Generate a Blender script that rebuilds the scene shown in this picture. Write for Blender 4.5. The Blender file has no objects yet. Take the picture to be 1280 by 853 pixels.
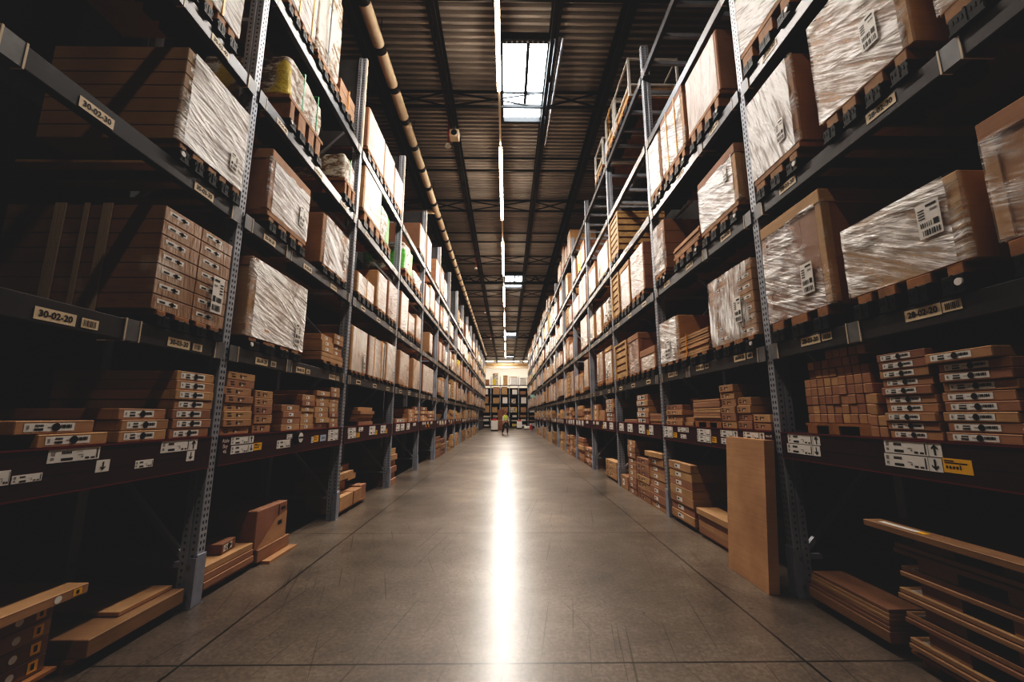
import bpy, bmesh, math, random
from mathutils import Vector, noise as mnoise

SC = bpy.context.scene
COL = SC.collection
R = random.Random(7)

# ------------------------------------------------------------------ layout
XL, XR = -2.395, 2.348            # aisle faces of the two racks
Y0 = {-1: 3.533, 1: 3.668}        # first full upright on each side
SP = 2.727                        # bay pitch
NB = 12                           # bays down to the cross passage
NT = 16                           # the upper levels bridge the passage
LEV = {-1: [2.05, 3.27, 4.56, 5.78], 1: [2.07, 3.40, 4.72, 6.0, 7.35]}
TOP = {-1: 7.47, 1: 7.92}
BH = 0.13
SIDE = {-1: 'left', 1: 'right'}
ORD = ['first', 'second', 'third', 'fourth', 'fifth', 'sixth', 'seventh', 'eighth', 'ninth', 'tenth', 'eleventh', 'twelfth',
       'thirteenth', 'fourteenth', 'fifteenth', 'sixteenth', 'seventeenth', 'eighteenth']
def X(s, d): return XL - d if s < 0 else XR + d
def PY(s, k): return Y0[s] + SP * k
def levname(s, i): return 'top' if i == len(LEV[s]) - 1 else ORD[i]

# ------------------------------------------------------------------ mesh builder
class MB:
    def __init__(self): self.v = []; self.f = []; self.m = []
    def face(self, pts, mi=0):
        n = len(self.v); self.v += [tuple(p) for p in pts]; self.f.append(tuple(range(n, n + len(pts)))); self.m.append(mi)
    def box(self, x0, x1, y0, y1, z0, z1, mi=0, c=0.0):
        if x0 > x1: x0, x1 = x1, x0
        if y0 > y1: y0, y1 = y1, y0
        if z0 > z1: z0, z1 = z1, z0
        if c <= 0:
            n = len(self.v)
            self.v += [(x0,y0,z0),(x1,y0,z0),(x1,y1,z0),(x0,y1,z0),(x0,y0,z1),(x1,y0,z1),(x1,y1,z1),(x0,y1,z1)]
            for q in ((0,3,2,1),(4,5,6,7),(0,1,5,4),(1,2,6,5),(2,3,7,6),(3,0,4,7)):
                self.f.append(tuple(n + i for i in q)); self.m.append(mi)
            return
        bm = bmesh.new()
        vs = [bm.verts.new(p) for p in [(x0,y0,z0),(x1,y0,z0),(x1,y1,z0),(x0,y1,z0),(x0,y0,z1),(x1,y0,z1),(x1,y1,z1),(x0,y1,z1)]]
        for q in ((0,3,2,1),(4,5,6,7),(0,1,5,4),(1,2,6,5),(2,3,7,6),(3,0,4,7)): bm.faces.new([vs[i] for i in q])
        bmesh.ops.bevel(bm, geom=bm.edges[:], offset=c, segments=1, affect='EDGES')
        n = len(self.v); bm.verts.index_update()
        self.v += [tuple(v.co) for v in bm.verts]
        for f in bm.faces: self.f.append(tuple(n + v.index for v in f.verts)); self.m.append(mi)
        bm.free()
    def sbox(self, s, d0, d1, y0, y1, z0, z1, mi=0, c=0.0):
        self.box(X(s, d0), X(s, d1), y0, y1, z0, z1, mi, c)
    def fq(self, s, d, y0, y1, z0, z1, mi=0):          # quad lying in an aisle-facing plane
        x = X(s, d)
        p = [(x,y0,z0),(x,y1,z0),(x,y1,z1),(x,y0,z1)]
        self.face(p if s > 0 and False else (p if s < 0 else p[::-1]), mi)
    def bar(self, a, b, w, h=None, mi=0):
        a, b = Vector(a), Vector(b); h = h or w
        t = (b - a).normalized(); up = Vector((0,0,1)) if abs(t.z) < 0.95 else Vector((0,1,0))
        sx = t.cross(up).normalized() * w / 2; sy = t.cross(sx).normalized() * h / 2
        n = len(self.v)
        for e in (a, b):
            for q in (sx + sy, sx - sy, -sx - sy, -sx + sy): self.v.append(tuple(e + q))
        for q in ((0,1,5,4),(1,2,6,5),(2,3,7,6),(3,0,4,7),(3,2,1,0),(4,5,6,7)):
            self.f.append(tuple(n + i for i in q)); self.m.append(mi)
    def tube(self, a, b, r, n=10, mi=0, r2=None, caps=True):
        a, b = Vector(a), Vector(b); t = (b - a).normalized(); r2 = r if r2 is None else r2
        up = Vector((0,0,1)) if abs(t.z) < 0.95 else Vector((0,1,0))
        u = t.cross(up).normalized(); w = t.cross(u).normalized(); base = len(self.v)
        for e, rr in ((a, r), (b, r2)):
            for i in range(n):
                an = 2 * math.pi * i / n
                self.v.append(tuple(e + (u * math.cos(an) + w * math.sin(an)) * rr))
        for i in range(n):
            j = (i + 1) % n
            self.f.append((base+i, base+j, base+n+j, base+n+i)); self.m.append(mi)
        if caps:
            self.f.append(tuple(base + i for i in range(n))[::-1]); self.m.append(mi)
            self.f.append(tuple(base + n + i for i in range(n))); self.m.append(mi)
    def blob(self, c, rx, ry, rz, p=0.4, amp=0.05, fr=3.0, nu=20, nv=12, mi=0, seed=0.0, fm=None):
        def pw(v): return math.copysign(abs(v) ** p, v)
        n = len(self.v)
        for j in range(nv + 1):
            th = -math.pi/2 + math.pi * j / nv
            for i in range(nu):
                ph = 2 * math.pi * i / nu
                q = Vector((pw(math.cos(th)) * pw(math.cos(ph)) * rx, pw(math.cos(th)) * pw(math.sin(ph)) * ry, pw(math.sin(th)) * rz))
                k = 1 + amp * mnoise.noise(q * fr + Vector((seed, seed * 1.7, -seed)))
                self.v.append((c[0] + q.x * k, c[1] + q.y * k, c[2] + q.z * k))
        for j in range(nv):
            for i in range(nu):
                i2 = (i + 1) % nu
                self.f.append((n+j*nu+i, n+j*nu+i2, n+(j+1)*nu+i2, n+(j+1)*nu+i)); self.m.append(fm(i, j) if fm else mi)
    def build(self, name, mats, parent=None, origin=None, smooth=False):
        me = bpy.data.meshes.new(name)
        o = bpy.data.objects.new(name, me)
        if parent is not None:
            root = parent
            off = Vector(root.get('_o', (0,0,0)))
        else:
            off = Vector(origin or (0,0,0))
        me.from_pydata([(v[0]-off.x, v[1]-off.y, v[2]-off.z) for v in self.v], [], self.f)
        if not isinstance(mats, (list, tuple)): mats = [mats]
        for m in mats: me.materials.append(m)
        if len(mats) > 1: me.polygons.foreach_set('material_index', self.m)
        if smooth: me.polygons.foreach_set('use_smooth', [True] * len(self.f))
        me.update()
        COL.objects.link(o)
        if parent is not None:
            o.parent = parent
            o['_o'] = tuple(off)
        else:
            o.location = off; o['_o'] = tuple(off)
        return o

def tag(o, label=None, cat=None, group=None, kind=None):
    if label: o['label'] = label
    if cat: o['category'] = cat
    if group: o['group'] = group
    if kind: o['kind'] = kind
    return o
def thing(name, label, cat, loc, group=None, rz=0):
    o = bpy.data.objects.new(name, None); o.empty_display_size = 0.1
    COL.objects.link(o); o.location = loc; o.rotation_euler[2] = rz; o['_o'] = tuple(loc)
    return tag(o, label, cat, group)
def text_mesh(name, body, size, mat, parent, s, y, z, d, bold=0.0, align='CENTER'):
    """Lettering lying on an aisle-facing plane, readable from the aisle."""
    cu = bpy.data.curves.new(name, 'FONT'); cu.body = body; cu.size = size; cu.align_x = align; cu.align_y = 'CENTER'; cu.offset = bold
    t = bpy.data.objects.new(name, cu); COL.objects.link(t)
    dg = bpy.context.evaluated_depsgraph_get(); dg.update()
    me = bpy.data.meshes.new_from_object(t.evaluated_get(dg))
    bpy.data.objects.remove(t); bpy.data.curves.remove(cu)
    off = Vector(parent['_o']); x = X(s, d)
    for v in me.vertices:
        lx, ly = v.co.x, v.co.y
        wy = y + lx if s < 0 else y - lx
        v.co = Vector((x, wy, z + ly)) - off
    me.materials.clear(); me.materials.append(mat); me.update()
    o = bpy.data.objects.new(name, me); COL.objects.link(o); o.parent = parent; o['_o'] = tuple(off)
    return o

# ------------------------------------------------------------------ materials
MATS = {}
def newmat(name):
    m = bpy.data.materials.new(name); m.use_nodes = True
    nt = m.node_tree; nt.nodes.clear()
    out = nt.nodes.new('ShaderNodeOutputMaterial')
    b = nt.nodes.new('ShaderNodeBsdfPrincipled'); nt.links.new(b.outputs[0], out.inputs[0])
    return m, nt, b, out
class G:
    def __init__(self, nt): self.nt = nt
    def n(self, t, **k):
        nd = self.nt.nodes.new(t)
        for a, v in k.items(): setattr(nd, a, v)
        return nd
    def l(self, a, b): self.nt.links.new(a, b)
    def val(self, sock, v):
        if hasattr(v, 'is_output'): self.l(v, sock)
        else: sock.default_value = v
    def math(self, op, a, b=0.0, c=None, clamp=False):
        nd = self.n('ShaderNodeMath', operation=op, use_clamp=clamp)
        self.val(nd.inputs[0], a); self.val(nd.inputs[1], b)
        if c is not None: self.val(nd.inputs[2], c)
        return nd.outputs[0]
    def mix(self, f, a, b):
        nd = self.n('ShaderNodeMix', data_type='RGBA')
        self.val(nd.inputs[0], f)
        for i, v in ((6, a), (7, b)):
            if hasattr(v, 'is_output'): self.l(v, nd.inputs[i])
            else: nd.inputs[i].default_value = (*v, 1) if len(v) == 3 else v
        return nd.outputs[2]
    def ramp(self, f, stops):
        nd = self.n('ShaderNodeValToRGB'); self.l(f, nd.inputs[0])
        e = nd.color_ramp.elements
        while len(e) > 1: e.remove(e[-1])
        e[0].position = stops[0][0]; e[0].color = (*stops[0][1], 1)
        for p, c in stops[1:]:
            q = e.new(p); q.color = (*c, 1)
        return nd.outputs[0]
    def coords(self, scale=(1,1,1), rot=(0,0,0), rnd=True, kind='Object'):
        tc = self.n('ShaderNodeTexCoord'); v = tc.outputs[kind]
        if rnd:
            oi = self.n('ShaderNodeObjectInfo'); ad = self.n('ShaderNodeVectorMath', operation='ADD')
            mu = self.math('MULTIPLY', oi.outputs['Random'], 37.0)
            self.l(v, ad.inputs[0]); self.l(mu, ad.inputs[1]); v = ad.outputs[0]
        if rot != (0,0,0):
            m1 = self.n('ShaderNodeMapping'); self.l(v, m1.inputs[0]); m1.inputs['Rotation'].default_value = rot; v = m1.outputs[0]
        mp = self.n('ShaderNodeMapping'); self.l(v, mp.inputs[0]); mp.inputs['Scale'].default_value = scale
        return mp.outputs[0]
    def noise(self, vec, scale, det=3.0, rough=0.55):
        nd = self.n('ShaderNodeTexNoise'); self.l(vec, nd.inputs['Vector'])
        nd.inputs['Scale'].default_value = scale; nd.inputs['Detail'].default_value = det; nd.inputs['Roughness'].default_value = rough
        return nd.outputs[0]
    def bump(self, h, strength, dist, bsdf):
        nd = self.n('ShaderNodeBump'); self.l(h, nd.inputs['Height']); nd.inputs['Strength'].default_value = strength
        nd.inputs['Distance'].default_value = dist; self.l(nd.outputs[0], bsdf.inputs['Normal'])
    def sat01(self, v, lo, hi):
        nd = self.n('ShaderNodeMapRange', clamp=True); self.l(v, nd.inputs[0]); nd.inputs[1].default_value = lo; nd.inputs[2].default_value = hi
        return nd.outputs[0]

def plain(name, c, rough=0.5, metal=0.0, spec=0.5, var=0.0, nscale=6.0, bump=0.0):
    if name in MATS: return MATS[name]
    m, nt, b, _ = newmat(name); g = G(nt)
    v = g.coords(); n = g.noise(v, nscale, 4)
    lo = tuple(x * (1 - var) for x in c); hi = tuple(min(1, x * (1 + var)) for x in c)
    g.l(g.ramp(n, [(0.3, lo), (0.7, hi)]), b.inputs['Base Color'])
    b.inputs['Roughness'].default_value = rough; b.inputs['Metallic'].default_value = metal
    b.inputs['Specular IOR Level'].default_value = spec
    if bump: g.bump(n, bump, 0.01, b)
    MATS[name] = m; return m
def emis(name, c, strength):
    m = bpy.data.materials.new(name); m.use_nodes = True; nt = m.node_tree; nt.nodes.clear()
    out = nt.nodes.new('ShaderNodeOutputMaterial'); e = nt.nodes.new('ShaderNodeEmission')
    e.inputs[0].default_value = (*c, 1); e.inputs[1].default_value = strength; nt.links.new(e.outputs[0], out.inputs[0])
    return m
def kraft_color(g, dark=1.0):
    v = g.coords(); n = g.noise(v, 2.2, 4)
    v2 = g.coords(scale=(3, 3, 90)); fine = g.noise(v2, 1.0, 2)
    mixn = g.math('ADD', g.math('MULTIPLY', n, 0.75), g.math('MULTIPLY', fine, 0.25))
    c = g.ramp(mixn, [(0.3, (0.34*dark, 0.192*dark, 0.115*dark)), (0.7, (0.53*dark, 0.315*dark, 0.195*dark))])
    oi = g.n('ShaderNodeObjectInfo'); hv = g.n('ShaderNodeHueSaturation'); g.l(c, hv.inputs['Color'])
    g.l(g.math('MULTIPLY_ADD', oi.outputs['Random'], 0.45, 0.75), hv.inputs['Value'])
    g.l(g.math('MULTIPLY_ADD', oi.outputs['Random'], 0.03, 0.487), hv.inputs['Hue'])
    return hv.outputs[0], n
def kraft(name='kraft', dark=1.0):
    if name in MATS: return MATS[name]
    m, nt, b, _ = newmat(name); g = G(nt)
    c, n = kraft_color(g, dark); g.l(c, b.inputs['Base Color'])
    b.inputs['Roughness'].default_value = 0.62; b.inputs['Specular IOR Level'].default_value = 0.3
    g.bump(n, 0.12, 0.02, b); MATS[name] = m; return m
def film_glare_mask(g, ang, white, fine=1.0):
    """wrinkles, smears and patches of stretch film, with lamp glare painted in white"""
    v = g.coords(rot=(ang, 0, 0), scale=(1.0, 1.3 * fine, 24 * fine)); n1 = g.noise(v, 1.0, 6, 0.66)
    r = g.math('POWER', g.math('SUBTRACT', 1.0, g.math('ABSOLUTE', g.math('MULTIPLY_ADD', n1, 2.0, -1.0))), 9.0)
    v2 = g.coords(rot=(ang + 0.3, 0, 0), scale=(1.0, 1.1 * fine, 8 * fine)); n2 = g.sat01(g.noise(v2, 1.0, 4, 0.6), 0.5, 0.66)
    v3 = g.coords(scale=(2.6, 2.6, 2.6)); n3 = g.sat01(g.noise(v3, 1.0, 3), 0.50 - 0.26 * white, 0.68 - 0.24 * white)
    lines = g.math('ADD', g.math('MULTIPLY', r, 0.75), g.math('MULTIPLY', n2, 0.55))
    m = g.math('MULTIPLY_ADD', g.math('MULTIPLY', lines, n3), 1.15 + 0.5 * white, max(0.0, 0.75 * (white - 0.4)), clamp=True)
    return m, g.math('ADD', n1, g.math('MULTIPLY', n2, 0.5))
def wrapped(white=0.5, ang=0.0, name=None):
    """carton load with stretch film clinging to it, lamp glare painted into the colour"""
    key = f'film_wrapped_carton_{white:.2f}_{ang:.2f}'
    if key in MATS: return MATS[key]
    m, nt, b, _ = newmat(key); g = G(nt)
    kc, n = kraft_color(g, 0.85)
    mask, h = film_glare_mask(g, ang, white)
    g.l(g.mix(mask, kc, (0.70, 0.63, 0.57)), b.inputs['Base Color'])  # white streaks are painted lamp glare on the film
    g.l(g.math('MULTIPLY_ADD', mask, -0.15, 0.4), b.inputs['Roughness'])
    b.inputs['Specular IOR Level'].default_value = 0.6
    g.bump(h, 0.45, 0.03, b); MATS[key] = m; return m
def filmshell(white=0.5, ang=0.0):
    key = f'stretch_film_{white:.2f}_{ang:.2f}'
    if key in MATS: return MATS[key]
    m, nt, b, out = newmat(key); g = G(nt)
    mask, h = film_glare_mask(g, ang, white)
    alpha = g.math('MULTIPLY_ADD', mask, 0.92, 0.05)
    b.inputs['Base Color'].default_value = (0.93, 0.91, 0.89, 1)  # white film base; the mask paints lamp glare through its opacity
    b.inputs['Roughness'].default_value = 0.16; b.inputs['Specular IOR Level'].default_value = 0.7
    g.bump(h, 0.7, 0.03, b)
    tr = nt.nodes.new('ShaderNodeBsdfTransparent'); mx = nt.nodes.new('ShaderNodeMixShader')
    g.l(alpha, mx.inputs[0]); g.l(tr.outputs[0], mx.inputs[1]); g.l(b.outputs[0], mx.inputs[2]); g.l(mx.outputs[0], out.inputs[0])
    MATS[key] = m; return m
def sackmat(name, accent):
    if name in MATS: return MATS[name]
    m, nt, b, _ = newmat(name); g = G(nt)
    n = g.noise(g.coords(scale=(1, 1, 2.2)), 7.0, 5, 0.7); big = g.noise(g.coords(scale=(1, 1, 0.6)), 2.1, 1, 0.4)
    base = g.ramp(n, [(0.36, (0.16, 0.1, 0.06)), (0.46, (0.36, 0.26, 0.18)), (0.53, (0.74, 0.7, 0.63)), (0.66, (0.8, 0.76, 0.7))])
    c = g.mix(g.math('MULTIPLY', g.sat01(big, 0.55, 0.58), 0.9), base, accent)
    g.l(c, b.inputs['Base Color']); b.inputs['Roughness'].default_value = 0.25
    g.bump(n, 0.8, 0.04, b); MATS[name] = m; return m

M = {}
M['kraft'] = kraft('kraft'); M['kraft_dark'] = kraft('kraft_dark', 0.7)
M['steel'] = plain('blue_grey_steel', (0.40, 0.425, 0.475), 0.4, 0.15, 0.5, 0.18, 3.0)
M['guard'] = plain('foot_guard_paint', (0.34, 0.36, 0.43), 0.45, 0.1, 0.5, 0.12)
M['hole'] = plain('punched_hole', (0.006, 0.006, 0.007), 0.9)
M['beam'] = plain('dark_grey_beam_paint', (0.085, 0.083, 0.088), 0.36, 0.45, 0.5, 0.2, 2.0)
M['bracket'] = plain('light_grey_bracket', (0.2, 0.2, 0.205), 0.45, 0.3, 0.5, 0.2)
M['cream'] = plain('cream_edge', (0.62, 0.52, 0.4), 0.5)
M['maroon'] = plain('maroon_shelf_edge', (0.055, 0.012, 0.017), 0.4, 0.0, 0.5, 0.15)
M['maroon_lip'] = plain('maroon_lip', (0.16, 0.016, 0.03), 0.4)
M['deck'] = plain('dark_shelf_deck', (0.03, 0.026, 0.024), 0.8)
M['white'] = plain('label_white', (0.8, 0.77, 0.73), 0.5, var=0.04)
M['ivory'] = plain('location_tag_ivory', (0.75, 0.62, 0.45), 0.5, var=0.04)
M['black'] = plain('print_black', (0.012, 0.012, 0.012), 0.6)
M['grey'] = plain('print_grey', (0.3, 0.29, 0.28), 0.6)
M['yellow'] = plain('label_yellow', (0.85, 0.5, 0.03), 0.5)
M['bluelab'] = plain('label_pale_blue', (0.45, 0.55, 0.7), 0.5)
M['red'] = plain('signal_red', (0.55, 0.03, 0.03), 0.5)
M['ledge'] = plain('black_plastic', (0.01, 0.01, 0.01), 0.5, spec=0.25)
M['wood'] = plain('orange_pallet_wood', (0.33, 0.165, 0.07), 0.65, var=0.3, nscale=9, bump=0.2)
M['palewood'] = plain('pale_crate_wood', (0.5, 0.33, 0.17), 0.6, var=0.25, nscale=8, bump=0.2)
M['strap_y'] = plain('orange_strap', (0.75, 0.36, 0.03), 0.4)
M['strap_g'] = plain('green_strap', (0.03, 0.3, 0.1), 0.4)
M['strap_k'] = plain('black_strap', (0.02, 0.02, 0.02), 0.4)
M['strap_w'] = plain('pale_strap', (0.62, 0.5, 0.38), 0.4)
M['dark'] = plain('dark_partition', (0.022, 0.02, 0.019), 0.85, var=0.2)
M['joist'] = plain('black_roof_steel', (0.016, 0.015, 0.015), 0.5, 0.2)
M['panel'] = plain('grey_frame_sheet', (0.14, 0.14, 0.145), 0.45, 0.3, var=0.12)
M['silver'] = plain('bright_cage_steel', (0.8, 0.79, 0.77), 0.4, 0.1)
M['duct'] = plain('cream_duct', (0.85, 0.7, 0.53), 0.45, var=0.08)
M['metal'] = plain('galvanised_metal', (0.4, 0.4, 0.42), 0.35, 0.7)
M['sack_y'] = sackmat('yellow_printed_sacks', (0.72, 0.55, 0.04))
M['sack_w'] = sackmat('pale_printed_sacks', (0.8, 0.76, 0.7))
M['sack_g'] = sackmat('green_printed_sacks', (0.12, 0.5, 0.06))

def floor_mat():
    m, nt, b, _ = newmat('polished_concrete'); g = G(nt)
    v = g.coords(rnd=False, kind='Object')
    big = g.noise(v, 0.45, 4, 0.5); mid = g.noise(v, 1.6, 9, 0.72); fine = g.noise(v, 34.0, 5, 0.75)
    s = g.math('ADD', g.math('MULTIPLY', big, 0.34), g.math('ADD', g.math('MULTIPLY', mid, 0.32), g.math('MULTIPLY', fine, 0.34)))
    c = g.ramp(s, [(0.34, (0.055, 0.044, 0.036)), (0.5, (0.185, 0.152, 0.124)), (0.66, (0.38, 0.315, 0.255))])
    # speckle stains
    sp = g.noise(v, 11.0, 3, 0.5); spm = g.sat01(sp, 0.70, 0.73)
    c = g.mix(g.math('MULTIPLY', spm, 0.55), c, (0.05, 0.042, 0.036))
    # scratches
    vs = g.coords(scale=(42, 0.5, 1), rot=(0, 0, 0.16), rnd=False); scn = g.noise(vs, 1.0, 3, 0.4); scm = g.sat01(scn, 0.67, 0.70)
    vs2 = g.coords(scale=(50, 0.8, 1), rot=(0, 0, -0.3), rnd=False); sc2 = g.sat01(g.noise(vs2, 1.0, 3, 0.4), 0.675, 0.70)
    c = g.mix(g.math('MULTIPLY', g.math('MAXIMUM', scm, sc2), 0.6), c, (0.05, 0.04, 0.034))
    # saw-cut joints
    sx = g.n('ShaderNodeSeparateXYZ'); g.l(v, sx.inputs[0])
    wob = g.math('MULTIPLY', g.math('SUBTRACT', g.noise(v, 9.0, 2), 0.5), 0.008)
    jx1 = g.math('LESS_THAN', g.math('ABSOLUTE', g.math('ADD', g.math('ADD', sx.outputs[0], 1.92), wob)), 0.009)
    jx2 = g.math('LESS_THAN', g.math('ABSOLUTE', g.math('ADD', g.math('SUBTRACT', sx.outputs[0], 1.79), wob)), 0.009)
    my = g.math('PINGPONG', g.math('ADD', g.math('SUBTRACT', sx.outputs[1], 2.785), wob), 1.4025)
    jy = g.math('LESS_THAN', my, 0.0075)
    j = g.math('MAXIMUM', g.math('MAXIMUM', jx1, jx2), jy)
    c = g.mix(g.math('MULTIPLY', j, 0.85), c, (0.02, 0.017, 0.015))
    g.l(c, b.inputs['Base Color'])
    ro = g.math('MULTIPLY_ADD', big, 0.12, 0.175)
    g.l(ro, b.inputs['Coat Roughness']); b.inputs['Roughness'].default_value = 0.36; b.inputs['Coat Weight'].default_value = 0.55; b.inputs['Coat IOR'].default_value = 1.45; b.inputs['Specular IOR Level'].default_value = 0.55
    g.bump(g.math('SUBTRACT', g.math('MULTIPLY', s, 0.5), g.math('MULTIPLY', j, 0.6)), 0.05, 0.02, b)
    return m
def deck_mat():
    m, nt, b, _ = newmat('roof_deck'); g = G(nt)
    n = g.noise(g.coords(rnd=False, scale=(0.4, 2.5, 1)), 1.0, 4)
    g.l(g.ramp(n, [(0.3, (0.29, 0.265, 0.245)), (0.7, (0.5, 0.455, 0.42))]), b.inputs['Base Color'])
    b.inputs['Roughness'].default_value = 0.45; b.inputs['Metallic'].default_value = 0.15
    return m

# ------------------------------------------------------------------ room shell
def shell():
    mb = MB(); mb.box(-12, 12, -12, 60, -0.2, 0); tag(mb.build('floor', floor_mat()), kind='structure')
    mb = MB(); y = -12; p = 0.16; z0, z1 = 9.32, 9.40
    xa, xb = -12, 12
    while y < 60:
        a = [(y, z1), (y + 0.055, z1), (y + 0.075, z0), (y + 0.14, z0), (y + p, z1)]
        for (u, zu), (w, zw) in zip(a, a[1:]): mb.face([(xa, u, zu), (xb, u, zu), (xb, w, zw), (xa, w, zw)])
        y += p
    mb.box(xa, xb, -12, 60, 9.45, 9.6)
    tag(mb.build('ceiling', deck_mat()), kind='structure')
    wallm = plain('end_wall_paint', (0.62, 0.57, 0.5), 0.7, var=0.06)
    mb = MB(); mb.box(-12, 12, 60, 60.2, 0, 9.6); tag(mb.build('wall_end', wallm), kind='structure')
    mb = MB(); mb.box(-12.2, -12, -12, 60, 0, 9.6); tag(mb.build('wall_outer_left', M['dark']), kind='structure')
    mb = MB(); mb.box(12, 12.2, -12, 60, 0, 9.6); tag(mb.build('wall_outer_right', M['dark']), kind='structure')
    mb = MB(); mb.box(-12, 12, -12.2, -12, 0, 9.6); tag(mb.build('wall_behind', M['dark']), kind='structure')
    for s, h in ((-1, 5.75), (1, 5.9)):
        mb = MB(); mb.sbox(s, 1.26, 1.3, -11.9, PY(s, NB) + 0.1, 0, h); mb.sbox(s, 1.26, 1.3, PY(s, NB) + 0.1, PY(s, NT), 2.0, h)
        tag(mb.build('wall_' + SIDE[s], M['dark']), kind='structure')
shell()

# roof steel
def roof():
    for i, x in enumerate((-4.9, -2.95, -1.42, 0.93, 2.3, 4.7)):
        nm = ['outermost left black roof joist above the left rack', 'black roof joist beside the cream duct', 'black roof joist left of the light line',
              'black roof joist along the skylights, right of the light line', 'black roof joist over the right rack edge', 'outermost right black roof joist above the right rack'][i]
        t = thing('roof_joist', nm, 'joist', (x, 28, 8.75), 'roof joists along the aisle')
        for nmz, z, w in (('top_chord', 9.24, 0.12), ('bottom_chord', 8.8, 0.13)):
            mb = MB()
            for dx in (-w * 0.36, w * 0.36): mb.box(x + dx - 0.03, x + dx + 0.03, -2.4, 59.9, z, z + 0.07)
            mb.build(nmz, M['joist'], t)
        mb = MB(); y = -2.2; k = 0
        while y < 59:
            mb.bar((x, y, 8.84 if k % 2 else 9.26), (x, y + 0.55, 9.26 if k % 2 else 8.84), 0.035); y += 0.55; k += 1
        mb.build('web', M['joist'], t)
    xs = (-4.9, -2.95, -1.42, 0.93, 2.3, 4.7)
    ys = [3.7, 6.4, 9.1, 11.8, 14.4, 17.2, 19.9, 22.9, 25.8, 29.6, 33, 36.5, 40, 44, 48, 53, 56]
    for i, y in enumerate(ys):
        deep = i in (7, 12)
        t = thing('cross_brace', f'black cross brace spanning the roof joists, {ORD[i]} from the camera', 'brace', (0, y, 8.8), 'cross braces between roof joists')
        mb = MB(); mb.bar((-11.9, y, 8.86 if not deep else 8.85), (11.9, y, 8.86 if not deep else 8.85), 0.05 if not deep else 0.15, 0.05 if not deep else 0.12); mb.build('lower_rod', M['joist'], t)
        mb = MB(); mb.bar((-11.9, y, 9.27), (11.9, y, 9.27), 0.045); mb.build('upper_rod', M['joist'], t)
        if i % 2 == 0 or deep:
            mb = MB()
            for a, b in zip(xs, xs[1:]):
                mb.bar((a, y - 0.02, 8.86), (b, y - 0.02, 9.27), 0.03); mb.bar((a, y + 0.02, 9.27), (b, y + 0.02, 8.86), 0.03)
                if deep:
                    q = (b - a) / 4
                    for j in range(4): mb.bar((a + q * j, y, 8.79 if j % 2 else 9.27), (a + q * (j + 1), y, 9.27 if j % 2 else 8.79), 0.04)
            
            mb.build('diagonal_rods', M['joist'], t)
    # skylights
    pane = emis('skylight_daylight', (0.86, 0.94, 1.0), 14.0)
    for i, (ya, yb) in enumerate(((7.62, 10.0), (22.5, 24.9), (39.2, 41.4), (55.0, 57.0))):
        x0, x1 = -0.1, 0.98
        o = bpy.data.objects.new(f'window_{i+1}', None); COL.objects.link(o); o.location = ((x0+x1)/2, ya, 9.3); o['_o'] = tuple(o.location)
        tag(o, f'bright roof skylight, {ORD[i]} along the light line', 'skylight', kind='structure')
        mb = MB(); mb.box(x0, x1, ya, yb, 9.302, 9.31); mb.build('pane', pane, o)
        mb = MB()
        for a in (x0 - 0.07, x1): mb.box(a, a + 0.07, ya - 0.07, yb + 0.07, 9.16, 9.32)
        for a in (ya - 0.12, yb): mb.box(x0, x1, a, a + (0.12 if a < ya else 0.07), 9.16, 9.32)
        mb.build('frame', M['joist'], o)
        mb = MB(); mb.box((x0+x1)/2 - 0.035, (x0+x1)/2 + 0.035, ya, ya + (yb - ya) * 0.78, 9.2, 9.30); mb.box(x0, x1, ya + (yb-ya)*0.8, ya + (yb-ya)*0.8 + 0.05, 9.2, 9.3)
        mb.build('mullion', M['joist'], o)
        if i == 0:
            mb = MB()
            for q in range(14): mb.tube((x1 + 0.07, ya + 0.1 + q * 0.16, 9.17), (x1 + 0.07, ya + 0.1 + q * 0.16, 9.14), 0.025, 8)
            for q in range(9): mb.tube((x0 + 0.08 + q * 0.11, ya - 0.06, 9.165), (x0 + 0.08 + q * 0.11, ya - 0.06, 9.14), 0.022, 8)
            mb.build('bolt_row', M['metal'], o)
            mb = MB(); mb.tube((x1 + 0.16, ya - 0.3, 9.03), (x1 + 0.1, yb + 0.8, 9.03), 0.03); tag(mb.build('conduit', M['metal'], None, (x1 + 0.1, ya, 8.9)), 'bare metal conduit running beside the nearest skylight', 'pipe')
    # cream duct with dark clamps
    t = thing('air_duct', 'long cream round duct with dark clamp bands above the left rack', 'duct', (-2.5, 28, 8.45))
    mb = MB(); mb.tube((-2.52, -2.4, 8.6), (-2.52, 50, 8.6), 0.115, 16); mb.build('duct_pipe', M['duct'], t, smooth=True)
    for q in range(48):
        y = 2.0 + q * 1.02
        mb = MB(); mb.tube((-2.52, y, 8.6), (-2.52, y + 0.16, 8.6), 0.119, 16); mb.build('clamp_band', M['joist'], t)
    mb = MB()
    for q in range(16): mb.tube((-2.52, 1.2 + q * 3.0, 8.71), (-2.52, 1.2 + q * 3.0, 9.32), 0.008, 6)
    mb.build('hanger_wires', M['joist'], t)
    mb = MB(); mb.tube((-2.55, 13.9, 8.56), (-4.6, 13.9, 8.56), 0.075, 12); mb.build('branch_pipe', M['duct'], t, smooth=True)
    # speaker and pendants
    t = thing('loudspeaker', 'cream box loudspeaker hanging from a roof joist left of the lights', 'speaker', (-1.36, 9.75, 8.5))
    mb = MB(); mb.box(-1.48, -1.24, 9.62, 9.86, 8.44, 8.66, 0, 0.015); mb.build('housing', M['duct'], t)
    mb = MB(); mb.tube((-1.36, 9.62, 8.55), (-1.36, 9.58, 8.55), 0.08, 16, r2=0.06); mb.build('horn', M['deck'], t)
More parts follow.
